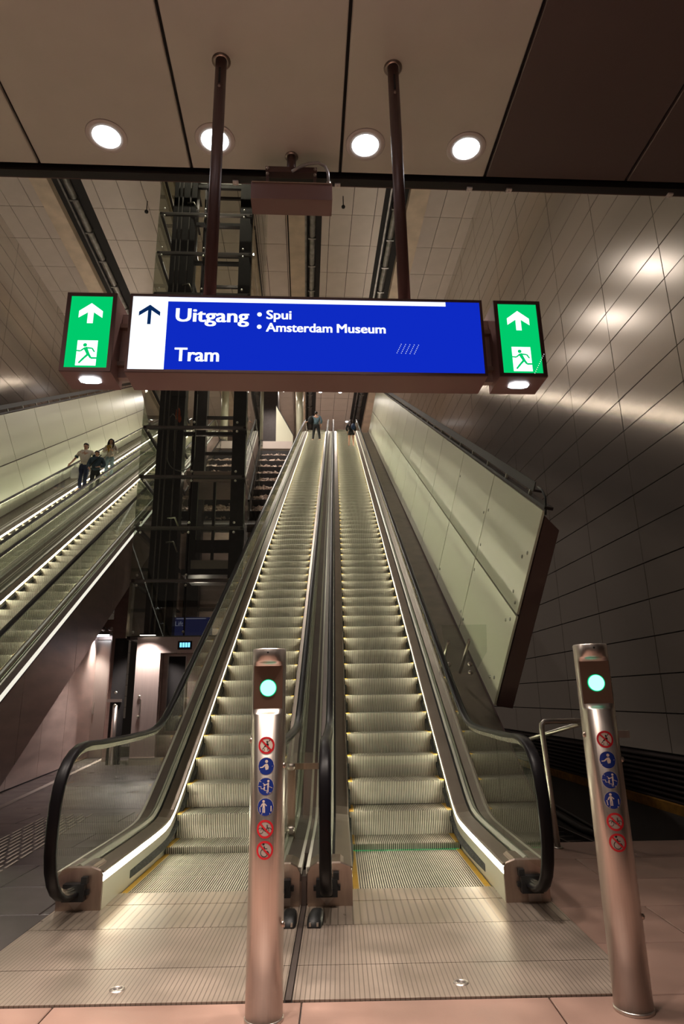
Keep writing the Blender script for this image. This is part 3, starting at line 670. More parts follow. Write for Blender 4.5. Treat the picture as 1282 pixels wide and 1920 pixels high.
# things left of the lift
pl=empty('steel_pillar',B(-4.83,17.0,0),A,'brown steel pillar standing left of the glass lift','pillar')
MB().box(-.17,.17,0,.3,0,5.3).build('shaft',M['steel_d'],pl); MB().box(-.18,.18,-.01,.31,0,.1).build('base',M['steel'],pl)
gb=empty('glass_bracket',B(-4.50,16.1,0),A,'steel bracket and tube on dark glass left of the lift portal','bracket')
MB().box(-.24,.12,-.06,.0,1.40,1.47).build('arm',M['steel'],gb); MB().lathe([(.001,0),(.06,0),(.06,1.33),(.001,1.33)],c=(-.02,-.02,0),n=16).build('post',M['steel'],gb)
for z in (1.33,1.62): put('fixing',disc,gb,(-.02,-.07,z))
MB().box(-.16,.16,.02,.05,0,2.9).build('dark_pane',M['dark'],gb)
dw=MB().box(-8.0,-5.73,18.1,18.3,0,3.6).box(-5.73,-5.0,18.1,18.3,3.05,3.6).box(-5.34,-5.0,18.1,18.3,0,3.05); struct('wall_lower_back',dw,M['steel_d'])
dd=empty('door_1',B(-5.70,18.08,0),A); dd['kind']='structure'
MB().box(0,.36,0,.05,.01,3.03).build('leaf',M['steel'],dd); MB().box(.03,.06,-.05,0,1.1,1.4).build('handle',M['tube'],dd)
wlamp=empty('wall_lamp',B(-5.55,17.7,3.15),A,'bright white lamp on a bracket above the steel door','lamp')
MB().box(-.25,.25,-.03,.03,-.05,.0).build('tube',emis('lamp_tube',(.75,.88,1.0),9.0),wlamp); MB().box(-.28,.28,-.05,.35,.0,.06).build('housing',M['beam_m'],wlamp)
wl_=bpy.data.lights.new('wall_lamp_light','SPOT'); wl_.energy=700; wl_.color=(1.0,.88,.80); wl_.spot_size=math.radians(95); wl_.spot_blend=.6; wl_.shadow_soft_size=.12
wo=bpy.data.objects.new('wall_lamp_light',wl_); COL.objects.link(wo); wo.parent=wlamp; wo.location=(0,-.1,-.12); wo.rotation_euler=(0,math.radians(12),0)
for q in (.12,.30): MB().ball((q,-.06,.14),(.07,.09,.06)).build('spot_head',M['beam_m'],wlamp)
# steel wall under the left escalators
sw=MB()
def wpt(w): return -5.01-(w-11.6)*.1065
wal=struct('wall_under_escalator',MB().loft([[(wpt(w)-.02,w,0),(wpt(w)-.02,w,max(.05,nz(w)-1.30)),(wpt(w)-.06,w,max(.05,nz(w)-1.30)),(wpt(w)-.06,w,0)] for w in (7.9,8.6,12,15,18.1)]),M['wallb'])
for a,b2 in ((8.2,10.0),(10.0,11.8),(11.8,13.6),(13.6,15.4),(15.4,18.1)):
    za,zb=max(.06,nz(a)-1.32),max(.06,nz(b2)-1.32); e1=.008
    MB().loft([[(wpt(a+e1),a+e1,.02),(wpt(b2-e1),b2-e1,.02),(wpt(b2-e1),b2-e1,zb),(wpt(a+e1),a+e1,za)],[(wpt(a+e1)-.02,a+e1,.02),(wpt(b2-e1)-.02,b2-e1,.02),(wpt(b2-e1)-.02,b2-e1,zb),(wpt(a+e1)-.02,a+e1,za)]]).build('steel_panel',M['steel_d'],wal)
# ================================================================== DISPLAY TRAY between the pairs, upper landing
tray=empty('display_case',B(-3.0,22.3,0),A,'sloping display case of earth finds behind the lift tower','display case')
zt=lambda w: nz(w)-1.55
tR=lambda w: -2.16+.0495*w+3.0
tL=lambda w: 2*U0P-(-2.16+.0495*w)+3.0
MB().loft([[(tL(w),w-22.3,zt(w)),(tR(w),w-22.3,zt(w)),(tR(w),w-22.3,zt(w)-.3),(tL(w),w-22.3,zt(w)-.3)] for w in (22.3,37.5)]).build('tray_bed',M['tray'],tray)
for i in range(9):
    w=22.8+1.7*i; MB().box(tL(w)+.05,tR(w)-.05,w-22.3,w-22.3+.14,zt(w)-.05,zt(w)+.36).build('divider',M['fascia'],tray)
rk=MB()
for i in range(2600):
    w=random.uniform(22.8,37.2); u=random.uniform(tL(w)+.1,tR(w)-.1); s=random.uniform(.04,.14)
    z=zt(w)+.02+s*.3
    Mx=Matrix.Translation((u,w-22.3,z))@Matrix.Rotation(random.uniform(0,3),4,'Z')@Matrix.Rotation(random.uniform(-.5,.9),4,'X')
    rk.box(-s,s,-s*random.uniform(.3,1),s*.6,-s*.25,s*.3,0,Mx)
rk.build('find_fragments',M['rock'],tray,kind='stuff')
for tt,q in ((tL,1),(tR,-1)):
    MB().loft([[(tt(w)+.02*q,w-22.3,zt(w)-.3),(tt(w)+.04*q,w-22.3,zt(w)-.3),(tt(w)+.04*q,w-22.3,zt(w)+.85),(tt(w)+.02*q,w-22.3,zt(w)+.85)] for w in (22.3,37.5)]).build('side_glass',M['glass_l'],tray)
    MB().loft([[(tt(w)+.01*q,w-22.3,zt(w)+.85),(tt(w)+.07*q,w-22.3,zt(w)+.85),(tt(w)+.07*q,w-22.3,zt(w)+.93),(tt(w)+.01*q,w-22.3,zt(w)+.93)] for w in (22.3,37.5)]).build('side_rail',M['rubber'],tray)
for i in range(9):
    w=22.8+1.7*i; MB().box(tL(w)+.1,tR(w)-.1,w-22.3+.142,w-22.3+.165,zt(w)+.27,zt(w)+.33).build('case_light',M['caselight'],tray)
for i in range(8):
    w=23.4+1.85*i
    MB().box(tR(w)-.06,tR(w)-.02,w-22.3,w-22.26,zt(w),zt(w)+.85).build('glass_post',M['beam_m'],tray)
struct('wall_under_case',MB().loft([[(-4.7,w,0),(-1.1,w,0),(-1.1,w,zt(w)-.32),(-4.7,w,zt(w)-.32)] for w in (22.32,22.5)]),M['steel_d'])
ul=MB().box(UL,UR,39.0,56,TOP-.6,TOP-.06).box(UL,UR,53,53.3,TOP-.1,ZH).box(-5.4,-.9,38.0,39.0,TOP-.6,TOP-.1)
struct('floor_upper',ul,M['htile'])
struct('wall_far_core',MB().box(-3.4,-1.9,39.3,41.5,TOP-.06,ZH-.1,0),M['beam_d'])
for u,lab in ((-.42,'round yellowish column at the top beside the left rising escalator'),(-5.3,'round yellowish column at the top seen through the lift')):
    c=empty('round_column',B(u,38.4,TOP-.1),A,lab,'column'); MB().lathe([(.001,0),(.24,0),(.24,ZH-TOP),(.001,ZH-TOP)],n=20).build('shaft',M['parap'],c); MB().lathe([(.001,0),(.29,0),(.29,.12),(.001,.12)],n=20).build('base',M['fascia'],c)
up=empty('upper_parapet',B(-1.2,38.3,TOP-.1),A,'short pale sloping parapet at the top beyond the find display','parapet')
MB().prism([(-.75,0,-.6),(.35,0,-.6),(.35,0,.55),(-.75,0,2.6)],(0,.12,0)).build('panel',M['parap'],up); MB().prism([(.35,-.02,.55),(.40,-.02,.58),(-.75,-.02,2.7),(-.75,-.02,2.6)],(0,.16,0)).build('capping',M['fascia'],up)
# ================================================================== SIGN GROUP
SW=3.029
sg=empty('hanging_sign',B(.011,SW,3.057),A,'long blue and white lit exit sign hanging on two brown rods','sign')
X0,X1,SH,SD=-.956,.964,.468,.205
cs=MB().box(X0,X1,.004,SD,0,SH); cs.build('casing',M['casing'],sg)
fr=MB()
for a in ((X0,X1,0,.014),(X0,X1,SH-.014,SH)): fr.box(a[0],a[1],-.006,.006,a[2],a[3])
for a in ((X0,X0+.014),(X1-.014,X1)): fr.box(a[0],a[1],-.006,.006,.014,SH-.014)
fr.build('frame',M['frame'],sg)
MB().box(X0+.014,-.755,-.001,.003,.014,SH-.014).build('white_field',M['white'],sg)
MB().box(-.755,X1-.014,-.001,.003,.014,SH-.014).build('blue_field',M['blue'],sg)
MB().box(X0+.016,.760,-.003,-.001,.427,.452).build('white_stripe',M['white'],sg)
def arrow(cx,zt_,zb,hw,t):
    b=MB(); h=zt_-zb; sl=.60*hw/ (hw) 
    b.prism([(cx,0,zt_),(cx+hw,0,zt_-hw*.78),(cx+hw,0,zt_-hw*.78-t*1.35),(cx,0,zt_-t*1.5)],(0,.0015,0)); b.prism([(cx,0,zt_),(cx-hw,0,zt_-hw*.78),(cx-hw,0,zt_-hw*.78-t*1.35),(cx,0,zt_-t*1.5)],(0,.0015,0))
    b.prism([(cx-t*.5,0,zb),(cx+t*.5,0,zb),(cx+t*.5,0,zt_-t*.9),(cx-t*.5,0,zt_-t*.9)],(0,.0014,0)); return b
arrow(-.849,.403,.284,.056,.018).build('arrow',M['ink'],sg,(0,-.0028,0))
for s,x,z,h,wd,bo in (('Uitgang',-.710,.304,.081,.392,.006),('Spui',-.226,.328,.054,.136,.004),('Amsterdam',-.227,.2505,.053,.358,.004),('Museum',.155,.2505,.053,.266,.004),('Tram',-.704,.066,.080,.234,.006)):
    put('lettering',textfit(s,h,wd,'white',bo),sg,(x,-.003,z),FR)
bl=MB().lathe([(.0005,-.0015),(.0125,-.0015),(.0125,.001),(.0005,.001)],n=14,axis='y').mesh('bullet',M['white'])
for z in (.355,.279): put('bullet',bl,sg,(-.263,-.002,z))
db=MB()  # reflections on the sign face drawn as pale glowing dots
for i in range(5):
    for j in range(6):
        x=.478+.0235*i+.005*j; z=.133+.0105*j-.001*i; db.box(x-.002,x+.002,-.003,-.001,z-.002,z+.002)
db.build('reflected_dots',M['dot'],sg,kind='stuff')
for u in (-.567*.9677-.004,.573*.9677-.004):
    u=u+ (0 if u<0 else 0)
    b=MB().tube([(u,.10,SH-.002),(u,.10,ZC-3.057+.02)],.036,16); b.build('rod',M['frame'],sg)
    MB().lathe([(.045,ZC-3.057-.012),(.060,ZC-3.057-.006),(.060,ZC-3.057+.005),(.045,ZC-3.057+.005)],c=(u,.10,0),n=20).build('rod_collar',M['box'],sg)
    MB().box(u-.006,u+.006,.060,.070,ZC-3.057-.22,ZC-3.057-.10).build('rod_slot',M['black'],sg); MB().ball((u,.062,ZC-3.057-.25),.009).build('rod_screw',M['box'],sg)
def runner(b,cx,cz,h):                        # running figure made of short limbs
    def limb(p,q,w):
        p=Vector((p[0],0,p[1]));q=Vector((q[0],0,q[1])); d=(q-p).normalized(); n=Vector((-d.z,0,d.x))*w
        b.prism([p+n,q+n*.8,q-n*.8,p-n],(0,.001,0))
    P=lambda x,z:(cx+x*h,cz+z*h)
    b.lathe([(.0003,0),(.075*h,0),(.075*h,.001),(.0003,.001)],c=(cx-.08*h,0,cz+.36*h),n=14,axis='y')
    limb(P(-.07,.26),P(.08,-.06),.07*h); limb(P(-.07,.24),P(-.24,.10),.032*h); limb(P(-.24,.10),P(-.42,.12),.03*h)
    limb(P(-.02,.24),P(.20,.22),.032*h); limb(P(.20,.22),P(.30,.06),.03*h)
    limb(P(.06,-.04),P(-.10,-.22),.045*h); limb(P(-.10,-.22),P(-.26,-.42),.04*h)
    limb(P(.08,-.04),P(.18,-.20),.045*h); limb(P(.18,-.20),P(.46,-.20),.038*h)
def exit_sign(u,lab,sd):
    e=empty('exit_sign',B(u,SW,3.057),A,lab,'exit sign'); hw=.131
    MB().box(-hw,hw,.004,SD,0,SH).build('casing',M['casing'],e)
    f=MB(); f.box(-hw,hw,-.006,.006,0,.02).box(-hw,hw,-.006,.006,SH-.02,SH).box(-hw,-hw+.022,-.006,.006,.02,SH-.02).box(hw-.022,hw,-.006,.006,.02,SH-.02); f.build('frame',M['frame'],e)
    MB().box(-hw+.022,hw-.022,-.001,.003,.02,SH-.02).build('green_field',M['green'],e)
    arrow(0,.406,.284,.062,.030).build('arrow',M['white'],e,(0,-.0028,0))
    MB().box(-.052,.052,-.003,-.001,.033,.180).build('door_field',M['white'],e)
    r=MB(); runner(r,0,.103,.135); r.build('running_figure',M['green'],e,(0,-.0045,0))
    m=MB(); m.loft([[(x*.9,y,-.001) for x,y in P] for P in [[(-.055,.075),(-.03,.055),(.03,.055),(.055,.075),(.055,.11),(.03,.125),(-.03,.125),(-.055,.11)]]]+[[(x,y,-.006) for x,y in [(-.055,.075),(-.03,.055),(.03,.055),(.055,.075),(.055,.11),(.03,.125),(-.03,.125),(-.055,.11)]]]); m.build('emergency_lamp',M['lampc'],e)
    for z in (.10,.33):
        MB().box(*sorted((sd*hw,sd*(hw+.064))),.09,.15,z-.012,z+.012).build('link',M['box'],e)
    MB().box(*sorted((sd*hw,sd*(hw+.052))),.12,.16,.03,.42).build('link_plate',M['steel_d'],e)
    if sd<0:  # reflected dots drawn as a slanting row of small boxes
        d=MB()
        for i in range(11): d.box(.060+.0062*i-.0015,.060+.0062*i+.0015,-.008,-.0065,.018+.0115*i,.021+.0115*i)
        d.build('reflected_dot_line',M['white'],e,kind='stuff')
exit_sign(-1.146,'lit green exit sign hanging at the left end of the blue sign',1)
exit_sign(1.172,'lit green exit sign hanging at the right end of the blue sign',-1)
# hung box seen from behind
hb_=empty('hung_box',B(-.10,3.80,4.885),A,'brown box hung by brackets from a stub under the ceiling edge','hung box')
MB().box(-.300,.290,.0,.16,0,.148).build('casing',M['casing'],hb_); MB().box(-.295,.285,-.004,.004,.140,.150).build('lid_edge',M['box'],hb_)
MB().tube([(-.01,.06,.29),(-.01,.06,ZC-4.885)],.034,14).build('stub',M['frame'],hb_); MB().lathe([(.034,-.01),(.05,-.006),(.05,.004),(.034,.004)],c=(-.01,.06,ZC-4.885),n=18).build('collar',M['box'],hb_)
MB().box(-.20,.18,.03,.09,.270,.320).build('cross_bar',M['frame'],hb_)
for x in (-.185,.165):
    MB().box(x-.010,x+.010,.035,.085,.150,.300).build('hanger',M['frame'],hb_)
    for q in (.025,): MB().ball((x,.028,.30),.012).ball((x+.02,.028,.165),.010).ball((x,.028,.25),.012).ball((x-.018,.028,.165),.010).build('bolt',M['box'],hb_)
MB().tube([(-.005,.02,.268),(.05,.01,.30),(.12,.01,.335),(.19,.01,.345),(.24,.01,.315),(.262,.01,.25),(.265,.02,.150)],.011,8).build('cable',M['cable'],hb_); MB().lathe([(.001,.145),(.02,.145),(.018,.18),(.001,.18)],c=(.265,.02,0),n=12).build('cable_gland',M['steel'],hb_)
# ================================================================== DOWNLIGHTS
def downlight(u,w,lab,grp,watt,cone=88):
    e=empty('downlight',B(u,w,ZC-.002),A,lab,'downlight',grp)
    MB().lathe([(.098,-.004),(.100,-.010),(.142,-.006),(.146,0),(.098,0)],n=32).build('ring',M['trimring'],e)
    MB().lathe([(.001,-.003),(.099,-.003),(.099,-.001),(.001,-.001)],n=28).build('glow_disc',M['lamp'],e)
    l=bpy.data.lights.new('downlight_beam','SPOT'); l.energy=watt; l.color=DOWN_COL; l.spot_size=math.radians(cone); l.spot_blend=1.0; l.shadow_soft_size=.09
    o=bpy.data.objects.new('downlight_beam',l); COL.objects.link(o); o.parent=e; o.location=(0,0,-.03)
for u,lab in ((-1.438,'bright round downlight left of the left sign rod'),(-.663,'bright round downlight partly behind the left sign rod'),(.436,'bright round downlight just left of the right sign rod'),(1.189,'bright round downlight right of the right sign rod')):
    downlight(u,3.73,lab,'downlights near the ceiling edge',DOWN_WATT*1.15,64)
for w,ro in ((2.1,'first'),(-1.9,'second'),(-4.6,'third')):
    for u,co in ((-1.44,'left'),(-.66,'middle'),(.15,'right')):
        downlight(u,w,co+' round downlight in the '+ro+' ceiling row behind the sign','downlights farther back',DOWN_WATT*(2.9 if w>0 else 1.3),56 if w>0 else 90)
for u,co in ((-3.1,'nearest'),(-6.4,'middle'),(-8.6,'farthest')):  # extra downlights out of view, added to brighten the left side
    downlight(u,3.73,co+' added round downlight, out of view, towards the left escalators','added downlights farther left',DOWN_WATT*1.6,125)
for i,(u,w,q) in enumerate(((1.01,41,'above the man at the top of the stairs'),(2.42,41,'above the woman at the top'),(-1.59,40.9,'beside the round column'),(-7.45,41,'seen left of the lift column'),(-8.53,41,'leftmost under the sign'),(3.2,46,'lowest, beside the woman in shorts'),(-2.5,39.4,'farthest of the row over the find display'),(-2.5,35.1,'third of the row over the find display'),(-2.5,31,'second of the row over the find display'),(-2.5,26.5,'first of the row over the find display'),(-3.3,14.0,'in front of the lift tower top'))):
    e=empty('hall_spot',B(u,w,ZH-.01),A,'tiny bright hall ceiling spot '+q,'spot','spots in the hall ceiling')
    MB().lathe([(.001,-.012),(.09,-.012),(.11,0),(.001,0)],n=14).build('glow_disc',M['lamp'],e)
    l=bpy.data.lights.new('hall_beam','SPOT'); l.energy=HALL_WATT*((.5 if 20<w<28 else 1) if -4<u<0 and w<40 else .3); l.color=(1,.90,.80); l.spot_size=math.radians(130); l.spot_blend=.7; l.shadow_soft_size=.12
    o=bpy.data.objects.new('hall_beam',l); COL.objects.link(o); o.parent=e; o.location=(0,0,-.05)
for u,w,lab in ((-6.9,23.2,'small dark pendant sensor under the hall ceiling at left'),(1.6,22.6,'small dark pendant sensor under the hall ceiling above the hung box')):
    e=empty('ceiling_sensor',B(u,w,ZH),A,lab,'sensor'); MB().tube([(0,0,0),(0,0,-.5)],.02,8).build('rod',M['black'],e); MB().ball((0,0,-.55),.085).build('head',M['black'],e)
# ================================================================== BOLLARDS
RB=.087
def bollard(x,y,rz,lab):
    e=empty('signal_bollard',(x,y,0),rz,lab,'bollard','signal bollards')
    n=40
    def ring(z,cut=None,r=RB):
        out=[]
        for j in range(n):
            a=2*math.pi*j/n; px,py=r*math.sin(a),-r*math.cos(a)
            if cut is not None and py<-cut: py=-cut
            out.append((px,py,z))
        return out
    b=MB(); b.loft([ring(0),ring(1.335),ring(1.340,.066),ring(1.366,.040),ring(1.574,.040),ring(1.596,.066),ring(1.602),ring(1.660),ring(1.665,None,RB-.004)],0,True,True,True)
    b.build('body',M['steel'],e)
    p=MB(); w=math.sqrt(RB**2-.041**2)-.003
    p.loft([[(-w,-.0405,1.362),(w,-.0405,1.362),(w,-.0405,1.578),(-w,-.0405,1.578)],[(-w,-.0425,1.362),(w,-.0425,1.362),(w,-.0425,1.578),(-w,-.0425,1.578)]]).build('signal_plate',M['plate_reflect'],e)
    MB().lathe([(.001,0),(.043,0),(.043,.006),(.001,.006)],c=(0,-.0425,1.466),n=28,axis='y').build('signal_rim',M['green_r'],e)
    MB().lathe([(.001,.006),(.0395,.006),(.036,.009),(.001,.010)],c=(0,-.0425,1.466),n=28,axis='y').build('signal_lamp',M['green_l'],e)
    MB().lathe([(.001,0),(.091,0),(.091,.012),(.088,.016),(.001,.016)],n=32).build('foot_ring',M['steel'],e)
    for a,z in ((1.25,1.09),(1.28,.39),(-1.3,1.21)):
        q=Vector((math.sin(a)*RB,-math.cos(a)*RB,z)); MB().ball(q,(.012,.012,.014)).build('lock_stud',M['box'],e)
    MB().ball((0,-RB+.001,1.644),(.005,.003,.006)).build('drain_hole',M['black'],e)
    nest(e,'signal_rim','signal_plate')
    for c in e.children:
        if base(c)=='signal_lamp': c.parent=[q for q in e.children if base(q)=='signal_plate'][0]
    # the six round stickers, wrapped on the tube
    Kc=[1.0]
    def wrap(px,pz,lay): a=px/RB; r=RB+.0006+.0005*lay; return (r*math.sin(a),-r*math.cos(a),pz)
    def poly(b,pts,lay,m,zc):
        b.quad([wrap(px*Kc[0],zc+pz*Kc[0],lay) for px,pz in pts],m)
    def annulus(b,r0,r1,lay,m,zc,n=32):
        for j in range(n):
            a,c=2*math.pi*j/n,2*math.pi*(j+1)/n
            if r0>0: poly(b,[(r0*math.cos(a),r0*math.sin(a)),(r1*math.cos(a),r1*math.sin(a)),(r1*math.cos(c),r1*math.sin(c)),(r0*math.cos(c),r0*math.sin(c))],lay,m,zc)
        if r0<=0:
            k=8
            for i in range(k):
                x0,x1=-r1+2*r1*i/k,-r1+2*r1*(i+1)/k
                h0,h1=math.sqrt(max(0,r1*r1-x0*x0)),math.sqrt(max(0,r1*r1-x1*x1))
                xm=(x0+x1)/2; hm=math.sqrt(r1*r1-xm*xm)
                poly(b,[(x0,-h0),(xm,-hm),(x1,-h1),(x1,h1),(xm,hm),(x0,h0)],lay,m,zc)
    def line(b,p,q,w,lay,m,zc):
        d=Vector((q[0]-p[0],q[1]-p[1])); L=d.length; d/=L; nn=(-d.y*w/2,d.x*w/2); k=max(1,int(L/.02))
        for i in range(k):
            a=(p[0]+d.x*L*i/k,p[1]+d.y*L*i/k); c=(p[0]+d.x*L*(i+1)/k,p[1]+d.y*L*(i+1)/k)
            poly(b,[(a[0]+nn[0],a[1]+nn[1]),(c[0]+nn[0],c[1]+nn[1]),(c[0]-nn[0],c[1]-nn[1]),(a[0]-nn[0],a[1]-nn[1])],lay,m,zc)
    R=.041; MM=[M['st_red'],M['st_blue'],M['st_white'],M['st_black'],M['st_grey']]
    for i,zc in enumerate((1.19,1.093,1.0,.9075,.8105,.7185)):
        b=MB(); Kc[0]=1.0
        if i in (0,4,5):
            annulus(b,0,R,0,2 if i==0 else 4,zc); annulus(b,R-.0095,R,2,0,zc)
            Kc[0]=1.22
            if i==0:     # pushchair
                for c in ((-.012,-.017),(.010,-.017)):
                    for j in range(10):
                        a,c2=2*math.pi*j/10,2*math.pi*(j+1)/10; line(b,(c[0]+.005*math.cos(a),c[1]+.005*math.sin(a)),(c[0]+.005*math.cos(c2),c[1]+.005*math.sin(c2)),.0016,1,3,zc)
                line(b,(-.014,-.012),(.014,.020),.0022,1,3,zc); line(b,(.010,-.012),(-.004,.004),.0022,1,3,zc); poly(b,[(-.010,-.008),(.008,-.006),(.010,.006),(.002,.008),(-.006,.0)],1,3,zc); annulus_c=(.002,.014); poly(b,[(.0,.010),(.006,.010),(.006,.017),(.0,.017)],1,3,zc); line(b,(.012,.018),(.016,.026),.002,1,3,zc)
            if i==4:     # bicycle
                for c in ((-.017,-.006),(.016,-.006)):
                    for j in range(14):
                        a,c2=2*math.pi*j/14,2*math.pi*(j+1)/14; line(b,(c[0]+.010*math.cos(a),c[1]+.010*math.sin(a)),(c[0]+.010*math.cos(c2),c[1]+.010*math.sin(c2)),.002,1,3,zc)
                for p,q in (((-.017,-.006),(-.009,.008)),((-.009,.008),(.010,.008)),((.010,.008),(.0,-.008)),((.0,-.008),(-.011,.004)),((.0,-.008),(.016,-.006)),((.016,-.006),(.008,.013)),((-.009,.008),(-.010,.014)),((-.015,.014),(-.008,.015)),((.005,.014),(.012,.014))): line(b,p,q,.002,1,3,zc)
            if i==5:     # wheelchair
                for j in range(11):
                    a,c2=math.radians(120+24*j),math.radians(144+24*j); line(b,(-.002+.014*math.cos(a),-.009+.014*math.sin(a)),(-.002+.014*math.cos(c2),-.009+.014*math.sin(c2)),.0028,1,3,zc)
                line(b,(-.002,.014),(.0,-.004),.005,1,3,zc); line(b,(.0,-.004),(.012,-.004),.004,1,3,zc); line(b,(.012,-.004),(.018,-.017),.004,1,3,zc); line(b,(-.001,.006),(.010,.005),.003,1,3,zc)
                poly(b,[(-.005+.0045*math.cos(2*math.pi*j/10),.022+.0045*math.sin(2*math.pi*j/10)) for j in range(10)],1,3,zc)
            Kc[0]=1.0; line(b,(-.026,.026),(.026,-.026),.008,3,0,zc)
        else:
            annulus(b,0,R,0,2,zc); annulus(b,0,R-.0015,1,1,zc); Kc[0]=1.24
            def head(x,z,r=.006): poly(b,[(x+r*math.cos(2*math.pi*j/12),z+r*math.sin(2*math.pi*j/12)) for j in range(12)],2,2,zc)
            if i==1:
                head(.002,.018); poly(b,[(-.002,.009),(.006,.009),(.011,-.002),(.009,-.012),(-.001,-.014),(-.004,-.004)],2,2,zc)
                line(b,(-.002,.006),(-.014,-.004),.005,2,2,zc); line(b,(-.014,-.004),(-.024,-.005),.004,2,2,zc); line(b,(-.026,-.018),(.026,.0),.0022,2,2,zc)
            if i==2:
                head(.010,.020,.0045); line(b,(.010,.014),(.009,-.004),.006,2,2,zc); line(b,(.009,-.004),(.009,-.020),.0045,2,2,zc); line(b,(.008,.010),(-.006,.004),.0035,2,2,zc)
                head(-.005,.006,.0035); line(b,(-.005,.0),(-.006,-.012),.005,2,2,zc)
                for p,q in (((-.030,.0),(-.018,.0)),((-.018,.0),(-.018,-.008)),((-.018,-.008),(-.006,-.008)),((-.006,-.014),(.004,-.014)),((.004,-.014),(.004,-.023)),((.004,-.023),(.020,-.023)),((-.024,.020),(-.006,.010)),((.014,.0),(.026,-.006))): line(b,p,q,.0018,2,2,zc)
            if i==3:
                head(-.007,.021,.005); line(b,(-.007,.015),(-.006,-.003),.009,2,2,zc); line(b,(-.009,-.003),(-.009,-.020),.0042,2,2,zc); line(b,(-.003,-.003),(-.003,-.020),.0042,2,2,zc)
                line(b,(-.012,.012),(-.018,.001),.0035,2,2,zc); line(b,(-.002,.012),(.005,.004),.0035,2,2,zc)
                line(b,(-.022,.0),(-.020,-.018),.003,2,2,zc); line(b,(.022,.004),(.022,-.016),.004,2,2,zc); line(b,(-.014,-.024),(.018,-.024),.005,2,2,zc)
        nm='prohibition_sticker' if i in (0,4,5) else 'mandatory_sticker'
        put(nm,b.mesh(nm,MM,fix=False),e)
    return e
bl_=bollard(-.364,3.456,0,'steel signal bollard with green lamp in front of the middle newels')
br_=bollard(1.351,3.479,math.radians(-8),'steel signal bollard with green lamp standing at right beside the tube railing')
MB().box(.06,.150,.02,.06,1.19,1.225).box(.10,.14,.018,.021,1.197,1.215).build('side_bracket',M['box'],br_)
# ================================================================== RAILING at the edge of the pit
rl=empty('tube_railing',B(2.41,6.63,0),A,'pale steel tube railing behind the right bollard','railing')
MB().tube([(0,0,0),(-.02,0,.5),(-.045,0,1.08),(-.040,0,1.125),(-.012,0,1.150),(.05,0,1.152),(.62,0,1.152)],.027,12).build('bent_rail',M['tube'],rl)
MB().tube([(.40,0,1.15),(.41,0,.6),(.43,0,.02)],.024,12).build('post',M['tube'],rl); MB().tube([(.37,.05,1.12),(.08,2.2,.72)],.024,12).build('descending_rail',M['tube'],rl)
MB().tube([(.08,2.2,.72),(.08,2.2,-.9)],.02,10).build('far_post',M['tube'],rl)
for x in (0,.43): MB().lathe([(.001,0),(.05,0),(.05,.01),(.001,.01)],c=(x,0,0),n=14).build('foot_plate',M['tube'],rl)
